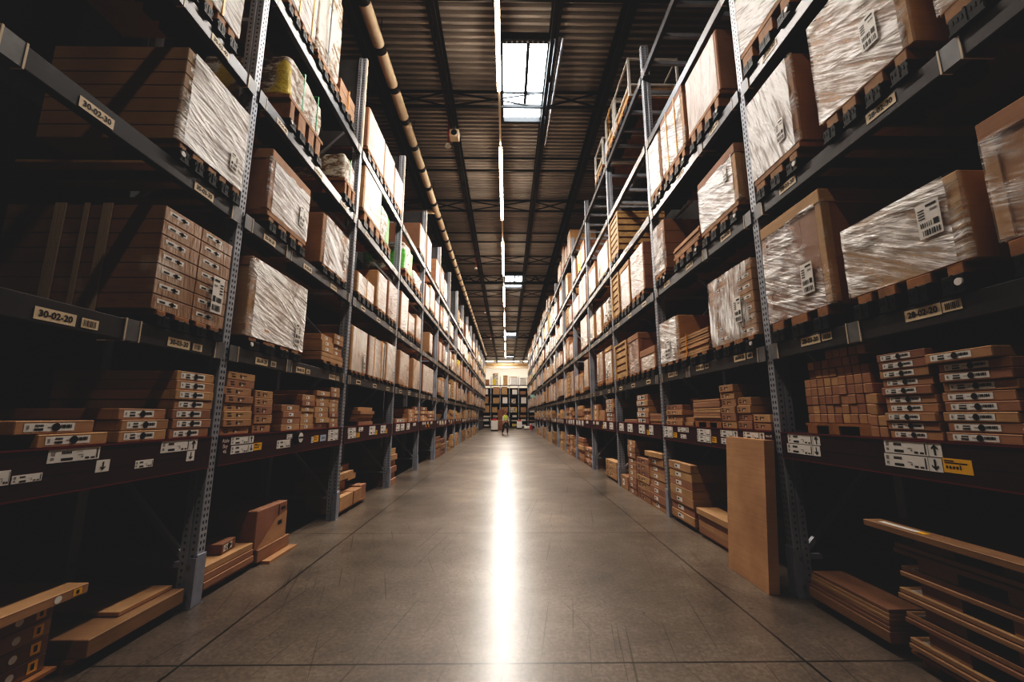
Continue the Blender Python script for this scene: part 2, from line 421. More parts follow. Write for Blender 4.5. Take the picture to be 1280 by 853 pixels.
    mb = MB(); mb.tube((-1.36, 9.74, 8.66), (-1.36, 9.74, 8.82), 0.02, 8); mb.build('bracket', M['metal'], t)
    for i, (x, y) in enumerate(((-1.55, 9.9), (-1.5, 19.2), (-1.5, 28.0), (-1.5, 38.0), (-1.5, 47.4))):
        t = thing('pendant_sensor', f'small white disc on a thin red rod below the roof, {ORD[i]} along', 'sensor', (x, y, 8.3), 'pendant discs under the roof')
        mb = MB(); mb.tube((x, y, 8.4), (x, y, 9.3), 0.014, 8); mb.build('rod', M['red'], t)
        mb = MB(); mb.tube((x, y, 8.34), (x, y, 8.41), 0.085, 14, r2=0.05); mb.build('disc', M['white'], t)
    # light line
    glow = emis('led_tube_glow', (1.0, 0.88, 0.74), 40.0)
    t = thing('light_trunking', 'thin pale trunking carrying the row of light tubes down the aisle', 'light track', (-0.19, 26, 8.7))
    mb = MB(); mb.box(-0.215, -0.165, -9, 52, 8.7206, 8.76); mb.build('trunk_rail', M['duct'], t)
    mb = MB()
    for q in range(17): mb.tube((-0.19, 1.4 + q * 3.0, 8.76), (-0.19, 1.4 + q * 3.0, 9.3), 0.008, 6)
    mb.build('hanger_wires', M['joist'], t)
    for i in range(-2, 8):
        ya = 4.06 + 6.34 * i; yb = ya + 4.28
        t = thing('light_tube', f'long ceiling light tube over the aisle, {ORD[i] + " ahead of the camera, glowing" if i >= 0 else "unlit and out of view above the camera" if i == -1 else "unlit and out of view behind the camera"}', 'light', (-0.19, (ya + yb) / 2, 8.66), 'light tubes over the aisle')
        mb = MB(); mb.box(-0.235, -0.145, ya, yb, 8.69, 8.7204); mb.build('housing', M['duct'], t)
        mb = MB(); mb.tube((-0.19, ya + 0.02, 8.655), (-0.19, yb - 0.02, 8.655), 0.038, 8); mb.build('tube', glow if i >= 0 else M['white'], t)
        L = bpy.data.lights.new('aisle_light', 'AREA'); L.shape = 'RECTANGLE'; L.size = 0.14; L.size_y = 4.2; L.energy = (80 if i < 0 else 195 if i == 0 else 330 if i == 1 else 250 if i == 2 else 190)  # lamps above and behind the camera are added fill under unlit tubes
        L.color = (1.0, 0.92, 0.84)
        lo = bpy.data.objects.new('aisle_light', L); COL.objects.link(lo); lo.location = (-0.19, (ya + yb) / 2, 8.6)
roof()

# ------------------------------------------------------------------ uprights
def upright(s, k, zbase=0.0):
    y = PY(s, k); top = TOP[s]; near = k <= 4
    if k > NB: zbase = 1.9
    if s < 0 and k >= 0: nice = f'grey perforated rack upright with grey end sheet on the left, {ORD[k]} along the aisle'
    else: nice = f'grey perforated rack upright on the {SIDE[s]}, {ORD[max(k,0)]} along the aisle'
    if k < 0: nice = f'grey rack upright on the {SIDE[s]} beside the camera'
    t = thing('upright_frame', nice, 'rack upright', (X(s, 0.55), y + 0.045, zbase), 'uprights of the ' + SIDE[s] + ' rack')
    for nm, da in (('front_post', 0.012), ('rear_post', 1.0)):
        mb = MB(); w = 0.09; dp = 0.13
        z0 = zbase
        # omega profile: aisle flange, two side strips with a groove between
        mb.sbox(s, da, da + 0.058, y, y + w, z0, top, 0, 0.004)
        mb.sbox(s, da + 0.058, da + 0.066, y + 0.012, y + w - 0.012, z0, top, 0)
        mb.sbox(s, da + 0.066, da + dp, y - 0.006, y + w + 0.006, z0, top, 0, 0.004)
        if near and da < 0.5:
            z = max(z0, 0.1)
            while z < top - 0.03:
                e = 0.0012
                for yy in (y + 0.022, y + 0.056):      # twin columns on the aisle flange
                    mb.fq(s, da - e, yy, yy + 0.013, z, z + 0.024, 1)
                for dd in (da + 0.026, da + 0.092):    # a column on each strip facing the camera
                    yq = y - e if dd < da + 0.06 else y - 0.006 - e
                    mb.face([(X(s, dd), yq, z + 0.012), (X(s, dd + 0.014), yq, z + 0.012), (X(s, dd + 0.014), yq, z + 0.03), (X(s, dd), yq, z + 0.03)], 1)
                z += 0.05
        mb.build(nm, [M['steel'], M['hole']], t)
    z = zbase + 0.3; sg = 1
    a, b = X(s, 0.142), X(s, 1.0)
    while z < top - 0.9:
        mb = MB(); mb.bar((a, y + 0.045, z), (b, y + 0.045, z), 0.035, 0.04); mb.build('horizontal_brace', M['steel'], t)
        mb = MB(); mb.bar((a if sg else b, y + 0.045, z + 0.05), (b if sg else a, y + 0.045, z + 0.95), 0.035, 0.04); mb.build('diagonal_brace', M['steel'], t)
        z += 1.0; sg ^= 1
        if k >= 5 and z > 2.2: z += 0.6
    if zbase == 0:
        mb = MB()
        mb.sbox(s, 0.0, 0.011, y - 0.008, y + 0.098, 0.0, 0.38, 0, 0.003)
        mb.sbox(s, 0.0, 0.07, y - 0.018, y - 0.008, 0.0, 0.36)
        for zz in (0.09, 0.3): mb.tube((X(s, 0.05), y - 0.018, zz), (X(s, 0.05), y - 0.028, zz), 0.014, 8, 1)
        mb.build('foot_guard', [M['guard'], M['metal']], t)
        mb = MB(); mb.sbox(s, 0.0, 0.17, y - 0.03, y + 0.12, 0.0, 0.006); mb.build('base_plate', M['metal'], t)
    if s < 0 and k >= 1:
        mb = MB(); mb.sbox(s, 0.142, 1.0, y + 0.03, y + 0.05, LEV[s][-1] + 0.05, top - 0.01)
        mb.sbox(s, 0.0, 0.012, y + 0.01, y + 0.06, LEV[s][-1] + 0.02, top, 1)
        mb.build('end_sheet', [M['panel'], M['cream']], t)
    return t
for s in (-1, 1):
    for k in range(-1, NT + 1): upright(s, k)

# ------------------------------------------------------------------ beams, tags, signs
def barcode(mb, s, d, y0, y1, z0, z1, mi, rng, n=9):
    w = (y1 - y0) / n
    for i in range(n):
        mb.fq(s, d, y0 + i * w, y0 + i * w + w * rng.uniform(0.25, 0.75), z0, z1, mi)
def location_tag(beam, s, y, z, txt, small=False, bc=None, near=True):
    w, h = (0.105, 0.033)
    mb = MB(); mb.fq(s, -0.0035, y - w, y + w, z - h, z + h)
    g = mb.build('location_tag', M['ivory'], beam)
    if txt: text_mesh('tag_number', txt, 0.047, M['black'], g, s, y, z, -0.005, 0.0012)
    else:
        mb = MB(); mb.fq(s, -0.005, y - w * 0.75, y + w * 0.75, z - h * 0.4, z + h * 0.45); mb.build('tag_number', M['black'], g)
    if bc is not None:
        mb = MB(); mb.fq(s, -0.0035, bc - 0.05, bc + 0.05, z - h * 0.85, z + h * 0.85, 0)
        barcode(mb, s, -0.005, bc - 0.037, bc + 0.037, z - h * 0.55, z + h * 0.55, 1, R, 8)
        mb.build('barcode_tag', [M['ivory'], M['black']], beam)
TAGS = {  # (side, bay, level): [(y, text, barcode y)]
 (-1,0,0): [(2.2,'30-02-20',2.385), (3.05,'30-03-20',3.235)], (-1,1,0): [(4.1,'30-04-20',4.31), (4.88,'30-05-20',5.07), (5.78,'30-06-20',5.97)],
 (-1,0,1): [(2.21,'30-02-30',None), (3.09,'30-03-30',None)], (-1,1,1): [(4.02,'30-04-30',None), (4.84,'30-05-30',None), (5.61,'30-06-30',None)],
 (-1,0,2): [(3.05,'30-03-40',None)], (-1,1,2): [(4.03,'30-04-40',None), (4.91,'30-05-40',None), (5.73,'30-06-40',None)],
 (1,0,0): [(2.28,'28-02-20',2.12), (3.17,'28-03-20',3.0)], (1,1,0): [(4.17,'28-04-20',3.99), (5.06,'28-05-20',4.88), (5.97,'28-06-20',5.79)],
 (1,0,1): [(2.32,'28-02-30',None), (3.21,'28-03-30',None)], (1,1,1): [(4.22,'28-04-30',None), (5.13,'28-05-30',None), (5.9,'28-06-30',None)],
 (1,0,2): [(2.4,'28-02-40',None), (3.23,'28-03-40',None)], (1,1,2): [(4.25,'28-04-40',None), (5.2,'28-05-40',None)],
}
CLIPS = {(-1,0,0): 2.66, (-1,0,1): 1.78, (-1,1,0): 4.62, (-1,0,2): 2.6, (1,0,0): 2.76, (1,0,1): 1.9, (1,1,0): 5.4, (1,1,1): 4.7, (-1,1,1): 4.4, (1,0,2): 2.6, (1,1,2): 4.6}
def bay_span(s, b): return PY(s, b - 1) + 0.098, PY(s, b) - 0.008      # bay b ends at upright b
for s in (-1, 1):
    for b in range(0, NT + 1):
        ya, yb = bay_span(s, b)
        for i, zt in enumerate(LEV[s]):
            t = thing('rack_beam', f'dark grey rack beam on the {levname(s,i)} pallet level, {SIDE[s]} rack, {ORD[b]} bay from the camera', 'rack beam',
                      (X(s, 0.025), (ya + yb) / 2, zt - BH), f'{SIDE[s]} rack beams')
            mb = MB(); mb.sbox(s, 0.0, 0.05, ya, yb, zt - BH, zt, 0, 0.005); mb.sbox(s, 0.05, 0.06, ya, yb, zt - BH, zt - BH + 0.03); mb.build('box_section', M['beam'], t)
            if b <= 6:
                for ye, sg in ((ya, 1), (yb, -1)):
                    mb = MB()
                    mb.sbox(s, -0.005, 0.0, ye - 0.02 * sg, ye + 0.09 * sg, zt - BH - 0.006, zt + 0.003, 0)
                    mb.sbox(s, -0.008, 0.05, ye + 0.09 * sg, ye + 0.1 * sg, zt - BH - 0.008, zt + 0.004, 1)
                    mb.build('end_bracket', [M['bracket'], M['cream']], t)
            c = CLIPS.get((s, b, i))
            if c:
                mb = MB(); mb.sbox(s, -0.004, 0.05, c - 0.05, c + 0.05, zt - BH - 0.004, zt + 0.004, 0)
                for yy in (c - 0.058, c + 0.048): mb.sbox(s, -0.007, 0.055, yy, yy + 0.01, zt - BH - 0.008, zt + 0.007, 1)
                mb.sbox(s, -0.007, 0.16, c - 0.058, c - 0.05, zt - BH - 0.012, zt - BH - 0.004, 1)
                mb.build('beam_clip', [M['bracket'], M['cream']], t)
            if (s > 0 and i >= 3 and 1 <= b <= 4):
                for q in range(5):
                    mb = MB(); yy = ya + 0.25 + q * 0.52; mb.sbox(s, 0.05, 1.0, yy, yy + 0.05, zt - 0.09, zt - 0.03); mb.build('depth_rail', M['steel'] if s > 0 else M['ledge'], t)
            tg = TAGS.get((s, b, i))
            if tg:
                for yq, txt, bc in tg: location_tag(t, s, yq, zt - 0.085 if s < 0 else zt - 0.05, txt, bc=bc)
            elif 2 <= b <= 8 and not (s > 0 and i == 4):
                for q in range(3): location_tag(t, s, ya + 0.45 + q * 0.85, zt - 0.075, None)

# ---- the maroon display shelf with its price signs
ZS0, ZS1 = 1.06, 1.28
def zshelf(s): return (1.04, 1.28) if s < 0 else (1.10, 1.31)
def arrow(mb, s, d, yc, z0, z1, up, mi):
    x = X(s, d); h = z1 - z0; w = h * 0.32; th = h * 0.085
    tip, tail = (z1, z0) if up else (z0, z1); sg = 1 if up else -1
    mb.face([(x, yc - th, tail), (x, yc + th, tail), (x, yc + th, tip - sg * h * 0.1), (x, yc - th, tip - sg * h * 0.1)], mi)
    for q in (-1, 1):
        mb.face([(x, yc, tip), (x, yc, tip - sg * th * 2.6), (x, yc + q * w, tip - sg * (w + th * 2.0)), (x, yc + q * w, tip - sg * (w - th * 0.2))], mi)
def sign(beam, s, y0, y1, z0, z1, kind='price', ar=None, mir=1):
    """paper sign on the shelf edge. ar: arrow 'up' / 'down' in a square at the far (left rack) or near (right rack) end"""
    d = -0.004
    base = {'price': 'white', 'plain': 'white', 'yellow': 'yellow', 'blue': 'bluelab'}[kind]
    mb = MB(); mb.sbox(s, -0.003, 0.0, y0, y1, z0, z1, 0)
    w, h = y1 - y0, z1 - z0
    # reading direction: left rack reads towards +y, right rack towards -y
    def U(a): return (y0 + a * w) if s < 0 else (y1 - a * w)
    def V(a): return z0 + a * h
    def q(a0, a1, b0, b1, mi): mb.fq(s, d, min(U(a0), U(a1)), max(U(a0), U(a1)), V(b0), V(b1), mi)
    wa = min(0.9, h / w) if ar else 0.0
    k = 1 - wa
    if kind in ('price', 'plain'):
        q(0.05*k, 0.12*k, 0.55, 0.85, 2); q(0.05*k, 0.11*k, 0.2, 0.4, 2)
        for a in range(5): q((0.24 + a*0.038)*k, (0.268 + a*0.038)*k, 0.62, 0.82, 1)
        q(0.24*k, 0.46*k, 0.12, 0.3, 1)
        q(0.55*k, 0.66*k, 0.45, 0.5, 2); q(0.62*k, 0.66*k, 0.25, 0.38, 2)
        q(0.7*k, 0.78*k, 0.12, 0.26, 1); q(0.82*k, 0.9*k, 0.12, 0.24, 1); q(0.93*k, 0.955*k, 0.1, 0.9, 1)
        if not ar and w > 0.2: q(0.5*k, 0.64*k, 0.7, 0.74, 2)
    elif kind == 'yellow':
        q(0.06, 0.4, 0.8, 0.87, 1); q(0.06, 0.85, 0.66, 0.73, 1)
        for a in range(4): q(0.1 + a*0.12, 0.17 + a*0.12, 0.3, 0.48, 1)
        q(0.58, 0.62, 0.28, 0.58, 1)
    else:
        q(0.2, 0.8, 0.3, 0.7, 2)
    g = mb.build('price_sign' if kind != 'yellow' else 'offer_sign', [M[base], M['black'], M['grey']], beam)
    if ar:
        mb = MB(); yc = (U(k) + U(1)) / 2
        mb.fq(s, d - 0.0006, min(U(k), U(k + 0.006)), max(U(k), U(k + 0.006)), z0, z1, 0)
        arrow(mb, s, d - 0.0006, yc, z0 + h * 0.12, z1 - h * 0.12, ar == 'up', 0)
        mb.build('direction_arrow', M['black'], g)
    return g
def tile(beam, s, y0, y1, z0, z1, up):
    mb = MB(); mb.sbox(s, -0.003, 0.0, y0, y1, z0, z1, 0)
    g = mb.build('arrow_tile', M['white'], beam)
    mb = MB(); h = z1 - z0; arrow(mb, s, -0.0046, (y0 + y1) / 2, z0 + h * 0.15, z1 - h * 0.15, up, 0); mb.build('direction_arrow', M['black'], g)
SIGNS = {
 (-1,0): [(2.29,2.575,1.2,1.27,'price',None), (2.83,2.97,1.11,1.16,'plain',None), (3.02,3.365,1.19,1.27,'price','up'), (2.05,2.135,1.12,1.19,'plain',None), (2.145,2.28,1.12,1.16,'plain',None)],
 (-1,1): [(3.77,4.1,1.195,1.265,'price','up'), (3.78,4.11,1.115,1.185,'price','down'), (4.115,4.245,1.12,1.19,'yellow',None), (4.52,4.8,1.105,1.19,'price',None), (4.71,4.83,1.195,1.245,'plain',None),
          (5.3,5.36,1.115,1.19,'plain',None), (5.37,5.5,1.12,1.2,'yellow',None), (5.55,5.72,1.12,1.2,'blue',None), (5.79,6.13,1.185,1.255,'price',None), (5.79,6.13,1.11,1.18,'price',None)],
 (1,0): [(3.2,3.565,1.225,1.3,'price','up'), (3.21,3.585,1.145,1.22,'price','down'), (2.305,2.655,1.225,1.3,'price','up'), (2.315,2.665,1.145,1.22,'price','down'), (2.165,2.31,1.15,1.225,'yellow',None)],
 (1,1): [(6.04,6.39,1.215,1.29,'price',None), (6.05,6.39,1.135,1.21,'price',None), (5.9,6.03,1.145,1.215,'yellow',None), (5.51,5.86,1.23,1.295,'price','up'), (5.59,5.78,1.145,1.2,'plain',None), (4.91,5.26,1.215,1.29,'price',None),
         (4.92,5.27,1.135,1.21,'price',None), (4.79,4.9,1.145,1.21,'yellow',None), (4.34,4.69,1.22,1.295,'price','up'), (4.5,4.69,1.145,1.205,'plain',None), (3.89,4.235,1.225,1.295,'price','up')],
}
SHELF = {}
for s in (-1, 1):
    z0, z1 = zshelf(s)
    for b in range(0, NB + 1):
        ya, yb = bay_span(s, b)
        t = thing('shelf_edge', f'maroon display shelf edge with paper price signs, {SIDE[s]} rack, {ORD[b]} bay from the camera', 'shelf edge',
                  (X(s, 0.03), (ya + yb) / 2, z0), f'maroon shelf edges of the {SIDE[s]} rack')
        mb = MB(); mb.sbox(s, 0.0, 0.03, ya, yb, z0, z1 - 0.008, 0); mb.sbox(s, -0.002, 0.0, ya, yb, z0 + (z1 - z0) * 0.42, z0 + (z1 - z0) * 0.46, 0)
        mb.build('face_board', M['maroon'], t)
        mb = MB(); mb.sbox(s, -0.008, 0.03, ya, yb, z1 - 0.008, z1); mb.sbox(s, -0.006, 0.03, ya, yb, z0 - 0.008, z0); mb.build('lip', M['maroon_lip'], t)
        for q in SIGNS.get((s, b), []):
            sign(t, s, *q)
        if (s, b) == (-1, 0):
            tile(t, s, 2.565, 2.65, 1.12, 1.19, False); tile(t, s, 3.27, 3.35, 1.11, 1.185, False)
        if (s, b) == (-1, 1):
            for j, (tx, zz) in enumerate((('Aisle', 1.235), ('Bay', 1.19), ('46', 1.145))): text_mesh('aisle_lettering', tx, 0.047, M['white'], t, s, 3.70, zz, -0.003, 0.0003)
            mb = MB(); mb.tube((X(s, 0.0), 4.93, 1.2), (X(s, -0.05), 4.93, 1.2), 0.07, 20, 0); mb.tube((X(s, -0.05), 4.93, 1.2), (X(s, -0.052), 4.93, 1.2), 0.055, 20, 1)
            mb.fq(s, -0.054, 4.88, 4.98, 1.19, 1.21, 0); mb.build('round_dispenser', [M['black'], M['white']], t)
        if (s, b) == (1, 1): text_mesh('aisle_lettering', 'Aisle 28', 0.028, M['white'], t, s, 3.826, 1.265, -0.003, 0.0003)
        if b >= 2:
            y = ya + (0.2 if b % 2 else 0.35); r2 = random.Random(100 * b + s)
            if s < 0 and b == 2: sign(t, s, 6.49, 6.84, 1.185, 1.265, 'price'); sign(t, s, 6.51, 6.86, 1.1, 1.18, 'price'); sign(t, s, 6.88, 7.02, 1.1, 1.17, 'yellow'); sign(t, s, 6.96, 7.18, 1.19, 1.26, 'plain'); y = 7.5
            while y < yb - 0.3:
                w = r2.choice([0.2, 0.34, 0.34]); h = r2.choice([0.08, 0.15, 0.15])
                zt = z1 - 0.02
                sign(t, s, y, y + w, zt - h, zt, 'price' if b < 7 else 'plain')
                if r2.random() < 0.4 and y + w + 0.12 < yb: sign(t, s, y + w + 0.01, y + w + 0.12, zt - 0.16, zt - 0.08, 'yellow'); w += 0.13
                y += w + r2.uniform(0.08, 0.5)
        dk = thing('shelf_deck', f'dark deck board of the display shelf, {SIDE[s]} rack, {ORD[b]} bay from the camera', 'shelf', (X(s, 0.5), (ya + yb) / 2, z1 - 0.03), f'display shelf decks of the {SIDE[s]} rack')
        mb = MB(); mb.sbox(s, 0.031, 1.2, ya, yb, z1 - 0.03, z1 - 0.001); mb.build('board', M['deck'], dk)
        mb = MB()
        for yy in (ya + 0.6, ya + 1.35, ya + 2.05): mb.sbox(s, 0.1, 1.2, yy, yy + 0.05, z1 - 0.08, z1 - 0.03)
        mb.build('support_rail', M['joist'], dk)

# ------------------------------------------------------------------ unit loads on the pallet levels
def ship_label(root, s, d, yc, zc, w=0.13, h=0.2):
    mb = MB(); mb.fq(s, d, yc - w/2, yc + w/2, zc - h/2, zc + h/2, 0); e = d - 0.0015
    r2 = random.Random(int(yc * 1000))
    barcode(mb, s, e, yc - w*0.4, yc + w*0.4, zc - h*0.44, zc - h*0.28, 1, r2, 8)
    barcode(mb, s, e, yc - w*0.1, yc + w*0.42, zc - h*0.2, zc - h*0.06, 1, r2, 6)
    mb.fq(s, e, yc - w*0.4, yc - w*0.18, zc - h*0.2, zc - h*0.04, 1)
    mb.fq(s, e, yc - w*0.4, yc + w*0.05, zc + h*0.36, zc + h*0.42, 1); mb.fq(s, e, yc - w*0.4, yc - w*0.1, zc + h*0.22, zc + h*0.27, 2)
    for j in range(4): mb.fq(s, e, yc + w*0.14, yc + w*0.42, zc + h*(0.05 + j*0.08), zc + h*(0.08 + j*0.08), 1)
    return mb.build('shipping_label', [M['white'], M['black'], M['grey']], root)
def ledges(root, s, y0, y1, zb, z0, n, d0, far=False, wood=True):
    """black hollow load ledges (and wooden bearers) between the beam and the goods"""
    gap = z0 - zb
    lh = gap - 0.035 if wood and gap > 0.07 else gap - 0.004
    lh = min(lh, 0.1)
    tall = gap - lh > 0.09
    ws = min(0.2, (y1 - y0) / n * 0.62)
    for i in range(n):
        yc = y0 + (i + 0.5) * (y1 - y0) / n
        mb = MB()
        if far: mb.sbox(s, d0 - 0.02, d0 + 0.3, yc - ws/2, yc + ws/2, zb, zb + lh)
        else:
            mb.sbox(s, d0 - 0.03, d0 + 0.45, yc - ws/2, yc + ws/2, zb, zb + lh, 0, 0.006)
            mb.sbox(s, d0 - 0.034, d0 - 0.03, yc - ws/2, yc + ws/2, zb, zb + 0.012)
            mb.sbox(s, d0 - 0.033, d0 - 0.03, yc - 0.006, yc + 0.006, zb, zb + lh)
            for a in (-1, 1):
                for q in range(3): mb.sbox(s, d0 - 0.032, d0 - 0.03, yc + a*ws*0.25 - 0.03 + q*0.022, yc + a*ws*0.25 - 0.022 + q*0.022, zb + lh*0.5, zb + lh*0.75)
            if i == 0 and int(y0 * 100) % 3 == 0:
                bt = MB(); bt.tube((X(s, d0 - 0.03), yc - ws*0.3, zb + lh*0.55), (X(s, d0 - 0.042), yc - ws*0.3, zb + lh*0.55), 0.02, 14); bt.build('round_button', M['white'], root)
        mb.build('load_ledge', M['ledge'], root)
        if wood and gap - lh > 0.02:
            mb = MB(); mb.sbox(s, d0 - 0.01, d0 + 0.32, yc - ws*(0.62 if i % 2 else 0.4), yc + ws*(0.62 if i % 3 else 0.3), zb + lh, z0 - (0.05 if tall else 0), 0, 0.004); mb.build('pallet_bearer', M['wood'], root)
    if wood and tall:
        mb = MB(); mb.sbox(s, d0 - 0.012, d0 + 0.95, y0 + 0.01, y1 - 0.01, z0 - 0.05, z0 - 0.001, 0, 0.004); mb.build('pallet_top', M['wood'], root)
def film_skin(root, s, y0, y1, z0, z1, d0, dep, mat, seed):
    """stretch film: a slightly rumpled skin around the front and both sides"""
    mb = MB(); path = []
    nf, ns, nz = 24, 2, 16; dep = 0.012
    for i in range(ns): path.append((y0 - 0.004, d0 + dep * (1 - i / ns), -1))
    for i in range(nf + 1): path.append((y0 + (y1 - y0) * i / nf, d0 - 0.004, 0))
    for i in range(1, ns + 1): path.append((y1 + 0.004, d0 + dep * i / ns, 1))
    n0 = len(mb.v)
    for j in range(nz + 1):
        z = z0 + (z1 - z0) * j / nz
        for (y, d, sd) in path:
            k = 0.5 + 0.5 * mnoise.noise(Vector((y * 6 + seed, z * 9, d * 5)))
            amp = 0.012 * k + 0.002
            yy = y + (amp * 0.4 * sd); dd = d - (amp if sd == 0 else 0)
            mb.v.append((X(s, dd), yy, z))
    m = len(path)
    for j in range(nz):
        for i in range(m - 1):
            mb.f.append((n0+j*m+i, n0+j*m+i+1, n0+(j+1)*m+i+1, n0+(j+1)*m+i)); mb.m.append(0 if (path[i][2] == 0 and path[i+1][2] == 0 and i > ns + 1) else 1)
    return mb.build('stretch_film', [mat, filmshell(0.22, 0.1)], root, smooth=True)  # side strips carry weaker painted glare

def goods_mesh(s, y0, y1, z0, z1, d0, dep, style, rng):
    """returns list of (part name, MB, materials)"""
    out = []
    w, h = y1 - y0, z1 - z0
    if style in ('cartons', 'labelled', 'plaincartons'):
        mb = MB(); rows = max(2, round(h / 0.115)) if style == 'labelled' else max(2, round(h / 0.2)); cols = 2 if style != 'plaincartons' else 1
        ch, cw = h / rows, w / cols
        for r in range(rows):
            for c in range(cols):
                mb.sbox(s, d0, d0 + dep, y0 + c*cw + 0.002, y0 + (c+1)*cw - 0.002, z0 + r*ch + 0.0015, z0 + (r+1)*ch - 0.0015, 0, 0.004)
                if style == 'labelled':
                    a = y0 + c*cw + cw*0.12; b2 = a + cw * 0.5; zc = z0 + (r + 0.62)*ch
                    mb.fq(s, d0 - 0.001, a, b2, zc - 0.016, zc + 0.016, 1); mb.fq(s, d0 - 0.002, a + 0.02, a + 0.07, zc - 0.009, zc + 0.004, 2)
                    mb.fq(s, d0 - 0.002, a + 0.12, a + 0.145, zc - 0.016, zc + 0.014, 2); mb.fq(s, d0 - 0.002, b2 - 0.08, b2 - 0.02, zc - 0.006, zc + 0.006, 2)
        out.append(('carton_stack', mb, [M['kraft'], M['white'], M['black']]))
    elif style == 'lidded':
        mb = MB(); mb.sbox(s, d0, d0 + dep, y0 + 0.012, y1 - 0.012, z0, z1 - 0.03, 0, 0.005)
        for a in (0.33, 0.66): mb.sbox(s, d0 - 0.001, d0 + 0.01, y0 + w*a, y0 + w*a + 0.006, z0 + 0.02, z1 - 0.12, 1)
        out.append(('carton_body', mb, [M['kraft'], M['kraft_dark']]))
        mb = MB(); mb.sbox(s, d0 - 0.014, d0 + dep + 0.01, y0, y1, z1 - 0.11, z1, 0, 0.006); out.append(('carton_lid', mb, [M['kraft']]))
        for yy in (y0 - 0.001, y1 - 0.07):
            mb = MB(); mb.sbox(s, d0 - 0.008, d0 + 0.06, yy + 0.004, yy + 0.067, z0 + 0.02, z1 - 0.11, 0, 0.003)
            out.append(('corner_board', mb, [M['kraft']]))
    elif style == 'tray':
        mb = MB(); mb.sbox(s, d0, d0 + dep, y0 + 0.012, y1 - 0.012, z0, z1 - 0.02, 0, 0.006); out.append(('carton_body', mb, [M['kraft']]))
        mb = MB(); mb.sbox(s, d0 - 0.012, d0 + dep + 0.01, y0, y1, z1 - 0.09, z1, 0, 0.005); out.append(('carton_lid', mb, [M['kraft']]))
        mb = MB(); mb.sbox(s, d0 - 0.012, d0 + dep + 0.01, y0, y1, z0, z0 + 0.12, 0, 0.005); out.append(('carton_tray', mb, [M['kraft']]))
    elif style == 'block':
        mb = MB(); mb.sbox(s, d0, d0 + dep, y0, y1, z0, z1, 0, 0.008)
        mb.sbox(s, d0 - 0.001, d0, y0 + 0.05 * w, y0 + 0.2 * w, z0 + 0.01, z0 + 0.16 * h, 1)
        out.append(('carton_stack', mb, [M['kraft'], M['kraft_dark']]))
    elif style == 'tall':
        mb = MB(); mb.sbox(s, d0, d0 + dep, y0, y1, z0, z1, 0, 0.012); mb.sbox(s, d0 - 0.004, d0 + 0.02, y0 + 0.05, y1 - 0.003, z0 + 0.008, z1 - 0.01, 1, 0.003)
        out.append(('carton_stack', mb, [M['kraft'], wrapped(rng.choice([0.55, 0.7, 0.85]), rng.choice([-0.3, 0.0, 0.3, 1.4]))]))  # painted glare whitens the aisle front; the sides stay kraft
    elif style.startswith('sack'):
        mt = {'sacky': M['sack_y'], 'sackw': M['sack_w'], 'sackg': M['sack_g']}[style]
        n = 1; hh = h / n
        for r in range(n):
            mb = MB(); mb.blob(((X(s, d0) + X(s, d0 + dep)) / 2, (y0 + y1)/2 + rng.uniform(-.02,.02), z0 + (r + .5)*hh), dep/2*0.97, w/2*0.97, hh*0.52, 0.14, 0.11, 7.0, 48, 18, seed=rng.uniform(0, 50))
            out.append(('sack_layer', mb, [mt]))
    elif style == 'crate':
        mb = MB(); mb.sbox(s, d0 + 0.03, d0 + dep - 0.03, y0 + 0.03, y1 - 0.03, z0 + 0.02, z1 - 0.03); out.append(('crate_contents', mb, [M['kraft_dark']]))
        mb = MB(); n = max(4, int(h / 0.13))
        for r in range(n):
            za = z0 + r * h / n + 0.012; zb = z0 + (r + 1) * h / n - 0.028
            mb.sbox(s, d0, d0 + 0.018, y0, y1, za, zb); mb.sbox(s, d0 + 0.018, d0 + dep, y0, y0 + 0.018, za, zb); mb.sbox(s, d0 + 0.018, d0 + dep, y1 - 0.018, y1, za, zb)
        out.append(('slats', mb, [M['palewood']]))
        mb = MB()
        for yy in (y0 - 0.004, y1 - 0.07): mb.sbox(s, d0 - 0.018, d0, yy, yy + 0.074, z0, z1)
        mb.sbox(s, d0 - 0.02, d0 + dep, y0 - 0.01, y1 + 0.01, z1 - 0.02, z1 + 0.02)
        out.append(('crate_frame', mb, [M['palewood']]))
    elif style == 'planks':
        mb = MB(); n = max(4, int(h / 0.028)); zz = z0
        for r in range(n):
            j = rng.uniform(-.012, .012)
            mb.sbox(s, d0 + j, d0 + dep + j, y0 + abs(j), y1 - abs(j), zz, zz + h / n - 0.005, 0); zz += h / n
        out.append(('panel_stack', mb, [M['kraft']]))
    elif style == 'cage':
        mb = MB(); r = 0.022
        xs = (X(s, d0 + r), X(s, d0 + dep - r)); yy = (y0 + r, y1 - r)
        for x in xs:
            for y in yy: mb.bar((x, y, z0), (x, y, z1), 0.045)
            for z in (z0 + 0.02, z0 + h * 0.3, z1 - 0.02): mb.bar((x, yy[0], z), (x, yy[1], z), 0.035)
        for y in yy:
            for z in (z0 + 0.02, z0 + h * 0.3, z1 - 0.02): mb.bar((xs[0], y, z), (xs[1], y, z), 0.035)
        out.append(('cage_frame', mb, [M['silver']]))
        mb = MB(); mb.sbox(s, d0 + 0.05, d0 + dep - 0.05, y0 + 0.06, y1 - 0.06, z0 + 0.03, z0 + h * 0.32, 0, 0.005); out.append(('boards_inside', mb, [M['palewood']]))
    return out

